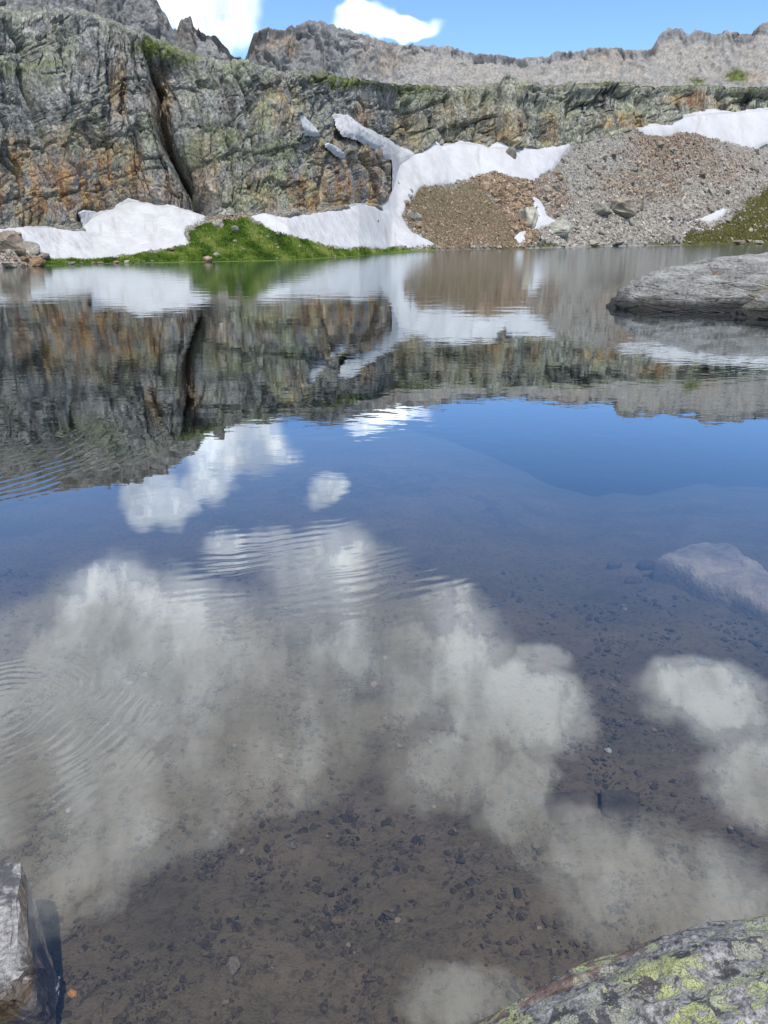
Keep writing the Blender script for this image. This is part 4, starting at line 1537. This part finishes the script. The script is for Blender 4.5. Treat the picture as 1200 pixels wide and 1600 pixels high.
lA = lich(26, .80, .05, 1.0, 5.0)
lB = lich(60, .90, .08, 4.0, 8.0)
lC = lich(44, .78, .06, 7.0, 6.0)
crack = t.smooth(t.voro(pw, 160, 'DISTANCE_TO_EDGE'), 0, .12)
acid = t.mix(t.smooth(g1, .4, .62), (.45, .46, .33), (.48, .50, .23))
acid = t.mix(t.math('SUBTRACT', 1, crack), acid, (.16, .17, .07))
grey_l = t.mix(t.math('SUBTRACT', 1, crack), (.36, .36, .28), (.15, .15, .12))
base = t.mix(t.math('MULTIPLY', lC, .9), base, grey_l)
base = t.mix(lA, base, acid)
base = t.mix(t.math('MULTIPLY', lB, .95), base, acid)
base = t.mix(t.math('MULTIPLY', t.smooth(t.noise(t.vmath('ADD', pw, (3., 3., 1.)), 13, 5, .65), .64, .72), .85), base, (.42, .17, .05))
hg = t.math('ADD', t.math('MULTIPLY', g2, .6), t.math('ADD', t.math('MULTIPLY', g3, .25), g1))
hg = t.math('ADD', hg, t.math('MULTIPLY', t.math('MAXIMUM', lA, lB), .35))
finish(t, base, .88, t.bump(hg, 1.0, .010), .25)

c0_ = np.array([.98, .765, .147])
rad_ = np.array([1.17, .456, .94])


def lichen_shape(V):
    W = V * rad_
    W[:, 2] = np.where(W[:, 2] > 0, W[:, 2], W[:, 2] * 1.0)
    d = .03 * n3(V, 1.3, 3) + .018 * n3(V, 6, 5) + .008 * n3(V, 24, 7) + .004 * n3(V, 70, 9, 2)
    return W * (1 + d)[:, None]


me = ico_rock('lichen_boulder', lichen_shape, 7)
nv = len(me.vertices)
co = np.zeros(nv * 3, np.float32)
me.vertices.foreach_get('co', co)
co = co.reshape(-1, 3) + c0_
px_, py_ = project(co)
rimline = np.interp(px_, [700, 740, 800, 900, 960, 1040, 1120, 1200], [1615, 1600, 1570, 1530, 1490, 1460, 1440, 1425])
at = me.attributes.new('rim', 'FLOAT', 'POINT')
at.data.foreach_set('value', np.clip(1 - np.abs(py_ - rimline) / 28, 0, 1).astype(np.float32) * (px_ < 1010))
lb = link('lichen_boulder', me, mlr)
lb.location = c0_
tag(lb, 'big grey boulder blotched with yellow-green and black lichen at the near shore', 'boulder')

# rock at the left edge of the near shore
mls, t = material('left_rock')
p = t.new('ShaderNodeTexCoord').outputs['Object']
g1 = t.noise(p, 7, 6, .65)
g2 = t.noise(p, 60, 5, .75)
stripe = t.noise(t.vmath('MULTIPLY', p, (3, 3, 14)), 3, 5, .65)
base = t.ramp(g2, [(.30, (.12, .115, .11)), (.48, (.30, .285, .265)), (.70, (.55, .53, .49))])
base = t.mix(t.smooth(g1, .52, .60, 0, .8), base, (.055, .055, .06))
geo = t.new('ShaderNodeNewGeometry')
sz_ = t.new('ShaderNodeSeparateXYZ')
t.l.new(geo.outputs['Normal'], sz_.inputs[0])
base = t.mix(t.math('MULTIPLY', t.smooth(sz_.outputs[2], .75, .4), t.smooth(stripe, .35, .6, .3, .95)), base, t.ramp(g2, [(.3, (.12, .09, .06)), (.6, (.26, .20, .14))]))
finish(t, base, .85, t.bump(t.math('ADD', g1, t.math('MULTIPLY', g2, .5)), 1.0, .02), .25)


def chunky(V, rad, seed, a=.16):
    d = a * n3(V, 1.2, seed) + .10 * (blocks(V[:, 0] * 2 + V[:, 2], V[:, 1] * 2 + V[:, 2] * 1.3, seed + 1, .8, .2, .15)) + .03 * n3(V, 6, seed + 2) + .010 * n3(V, 22, seed + 4)
    return np.sign(V) * np.abs(V) ** .8 * rad * (1 + d)[:, None]


lx, ly = pix_on_plane(-72, 1450, 0.1)
V, F = hull_rock(777, 24, (1, .85, .9), 5, .05)
V[:, 2] = np.where(V[:, 2] > .38, .38 + (V[:, 2] - .38) * .25 + .05 * V[:, 0], V[:, 2])
V = V * np.array([.43, .42, .30]) * (1 + .22 * V[:, 2:3])
V = V + V * (.03 * n3(V, 16, 3) + .03 * n3(V, 45, 5))[:, None]
me = mesh_arrays('shore_rock', V, F, False)
lr = link('shore_rock', me, mls)
lr.location = (float(lx), float(ly), -.08)
lr.rotation_euler = (0, 0, math.radians(-18))
tag(lr, 'rough grey and tan rock rising from the shallows at the left of the near shore', 'rock')

# whaleback rock out in the lake
mir, t = material('island_rock')
p = t.new('ShaderNodeTexCoord').outputs['Object']
lay = t.noise(t.vmath('MULTIPLY', p, (.6, .6, 3.0)), 2.2, 7, .68, .6)
g2 = t.noise(p, 11, 6, .72)
g1 = t.noise(p, 1.3, 5, .6)
base = t.ramp(t.math('ADD', t.math('MULTIPLY', lay, .5), t.math('MULTIPLY', g2, .5)), [(.36, (.04, .038, .035)), (.42, (.20, .192, .175)), (.50, (.37, .355, .32)), (.61, (.58, .56, .51))])
base = t.mix(t.smooth(t.noise(p, .9, 5, .65), .56, .68, 0, .5), base, (.30, .26, .13))
base = t.mix(t.smooth(t.noise(t.vmath('ADD', p, (5., 2., 1.)), 1.6, 5, .65), .62, .72, 0, .7), base, (.28, .14, .07))
geo = t.new('ShaderNodeNewGeometry')
sz_ = t.new('ShaderNodeSeparateXYZ')
t.l.new(geo.outputs['Position'], sz_.inputs[0])
wet = t.smooth(t.math('ADD', sz_.outputs[2], t.math('MULTIPLY', t.math('SUBTRACT', g1, .5), .5)), .46, .18)
base = t.mix(t.math('MULTIPLY', wet, .9), base, (.022, .021, .02))
finish(t, base, t.smooth(wet, 0, 1, .9, .45), t.bump(t.math('ADD', t.math('MULTIPLY', lay, 1.4), t.math('ADD', t.math('MULTIPLY', g2, .6), t.math('MULTIPLY', t.smooth(t.voro(t.vmath('MULTIPLY', p, (.7, .7, 2.6)), 1.5, 'DISTANCE_TO_EDGE'), 0, .08), .25))), 1.0, .22), .3)


def island_shape(V, rad, seed):
    d = .13 * n3(V, 1.1, seed) + .05 * n3(V, 4, seed + 2) + .025 * n3(V * np.array([3, 1, 1]), 7, seed + 3)
    lay_ = V[:, 2] * 7 + V[:, 0] * 1.2 + .8 * n3(V, 2.0, seed + 9) + 20
    d = d + .06 * (np.modf(lay_)[0] - .5) + .010 * blocks(V[:, 0] * 5, V[:, 1] * 4 + V[:, 2] * 4, seed + 6, .6, .5, .1)
    return V * rad + V * (d * 1.7)[:, None]


def island(px, py, dx, rad, seed, rz, label, zc, name='island_rock'):
    x, y = pix_on_plane(px, py, 0.0)
    me = ico_rock(name, lambda V: island_shape(V, np.array(rad), seed), 6)
    o = link(name, me, mir)
    o.location = (float(x) + dx, float(y), zc)
    o.rotation_euler = (0, 0, rz)
    return tag(o, label, 'rock')


island(1225, 478, -.35, (5.5, 2.3, 1.9), 31, math.radians(8), 'long whaleback rock rising out of the lake, rear and higher one', -.35)
island(1330, 494, 0, (3.5, 1.3, 1.05), 41, math.radians(4), 'lower rounded rock leaning against the whaleback rock at the water', -.25)

# near bank behind the viewpoint
bk = np.linspace(-9, 9, 60)
by2 = np.concatenate([np.linspace(-.2, -12, 40)])
GX, GY = np.meshgrid(bk, by2)
GZ = -.25 + (-GY) * .32 + .12 * fbm(GX, GY, 4, 91)
me = mesh_arrays('near_bank', flat(np.stack([GX, GY, GZ], -1)), grid_faces(*GX.shape)[:, ::-1], True)
structure(link('near_bank', me, mb))

# ------------------------------------------------------------------ hiker on the far shore
g, _ = ground_hit(843, 386.5)


def skin_body(name, pts, edges, rad, root=0):
    me = bpy.data.meshes.new(name)
    me.from_pydata(pts, edges, [])
    o = bpy.data.objects.new(name, me)
    COL.objects.link(o)
    md = o.modifiers.new('skin', 'SKIN')
    for i, v in enumerate(me.skin_vertices[0].data):
        v.radius = (rad[i], rad[i] * .85)
        v.use_root = (i == root)
    sb2 = o.modifiers.new('sub', 'SUBSURF')
    sb2.levels = sb2.render_levels = 2
    dg = bpy.context.evaluated_depsgraph_get()
    m2 = bpy.data.meshes.new_from_object(o.evaluated_get(dg))
    bpy.data.objects.remove(o)
    m2.name = name
    return m2


pts = [(0, 0, .95), (0, .01, 1.15), (0, 0, 1.38), (0, 0, 1.50), (0, -.01, 1.58), (0, -.01, 1.70),
       (.20, 0, 1.40), (.27, -.02, 1.13), (.25, -.10, .90), (.24, -.12, .82), (-.20, 0, 1.40), (-.27, 0, 1.13), (-.25, -.08, .90), (-.24, -.10, .82),
       (.10, 0, .88), (.12, -.02, .50), (.13, .02, .09), (.14, -.12, .04), (-.10, 0, .88), (-.12, .01, .50), (-.13, .04, .09), (-.15, -.10, .04)]
edg = [(0, 1), (1, 2), (2, 3), (3, 4), (4, 5), (2, 6), (6, 7), (7, 8), (8, 9), (2, 10), (10, 11), (11, 12), (12, 13), (0, 14), (14, 15), (15, 16), (16, 17), (0, 18), (18, 19), (19, 20), (20, 21)]
rad = [.16, .15, .18, .065, .10, .09, .075, .055, .04, .035, .075, .055, .04, .035, .105, .075, .05, .045, .105, .075, .05, .045]
mp = skin_body('person', pts, edg, rad)


def plain(name, c, r=.9):
    m, t = material(name)
    n = t.noise(t.new('ShaderNodeTexCoord').outputs['Object'], 8, 3, .5)
    finish(t, t.mix(t.smooth(n, .3, .7), tuple(k * .8 for k in c), c), r)
    return m


for mm in (plain('trousers_grey', (.30, .30, .33)), plain('jacket_dark', (.035, .035, .06)), plain('skin', (.45, .28, .2)), plain('boots', (.06, .05, .04))):
    mp.materials.append(mm)
for pl in mp.polygons:
    zc = pl.center.z
    xc = abs(pl.center.x)
    pl.material_index = 3 if zc < .11 else (0 if zc < .95 and xc < .22 else (2 if zc > 1.5 or (zc < .88 and xc >= .2) else 1))
    pl.use_smooth = True
per = link('person', mp)
per.location = (g[0], g[1], g[2] + .02)
per.rotation_euler = (0, 0, .35)
tag(per, 'hiker in a dark jacket and grey trousers standing on the far shore', 'person')
hm = ico_rock('hair', lambda V: np.stack([V[:, 0] * .105, V[:, 1] * .115, np.maximum(V[:, 2], -.25) * .115], -1), 3)
hr = link('hair', hm, plain('dark_cap', (.04, .035, .035)), per)
hr.location = (0, .005, 1.69)
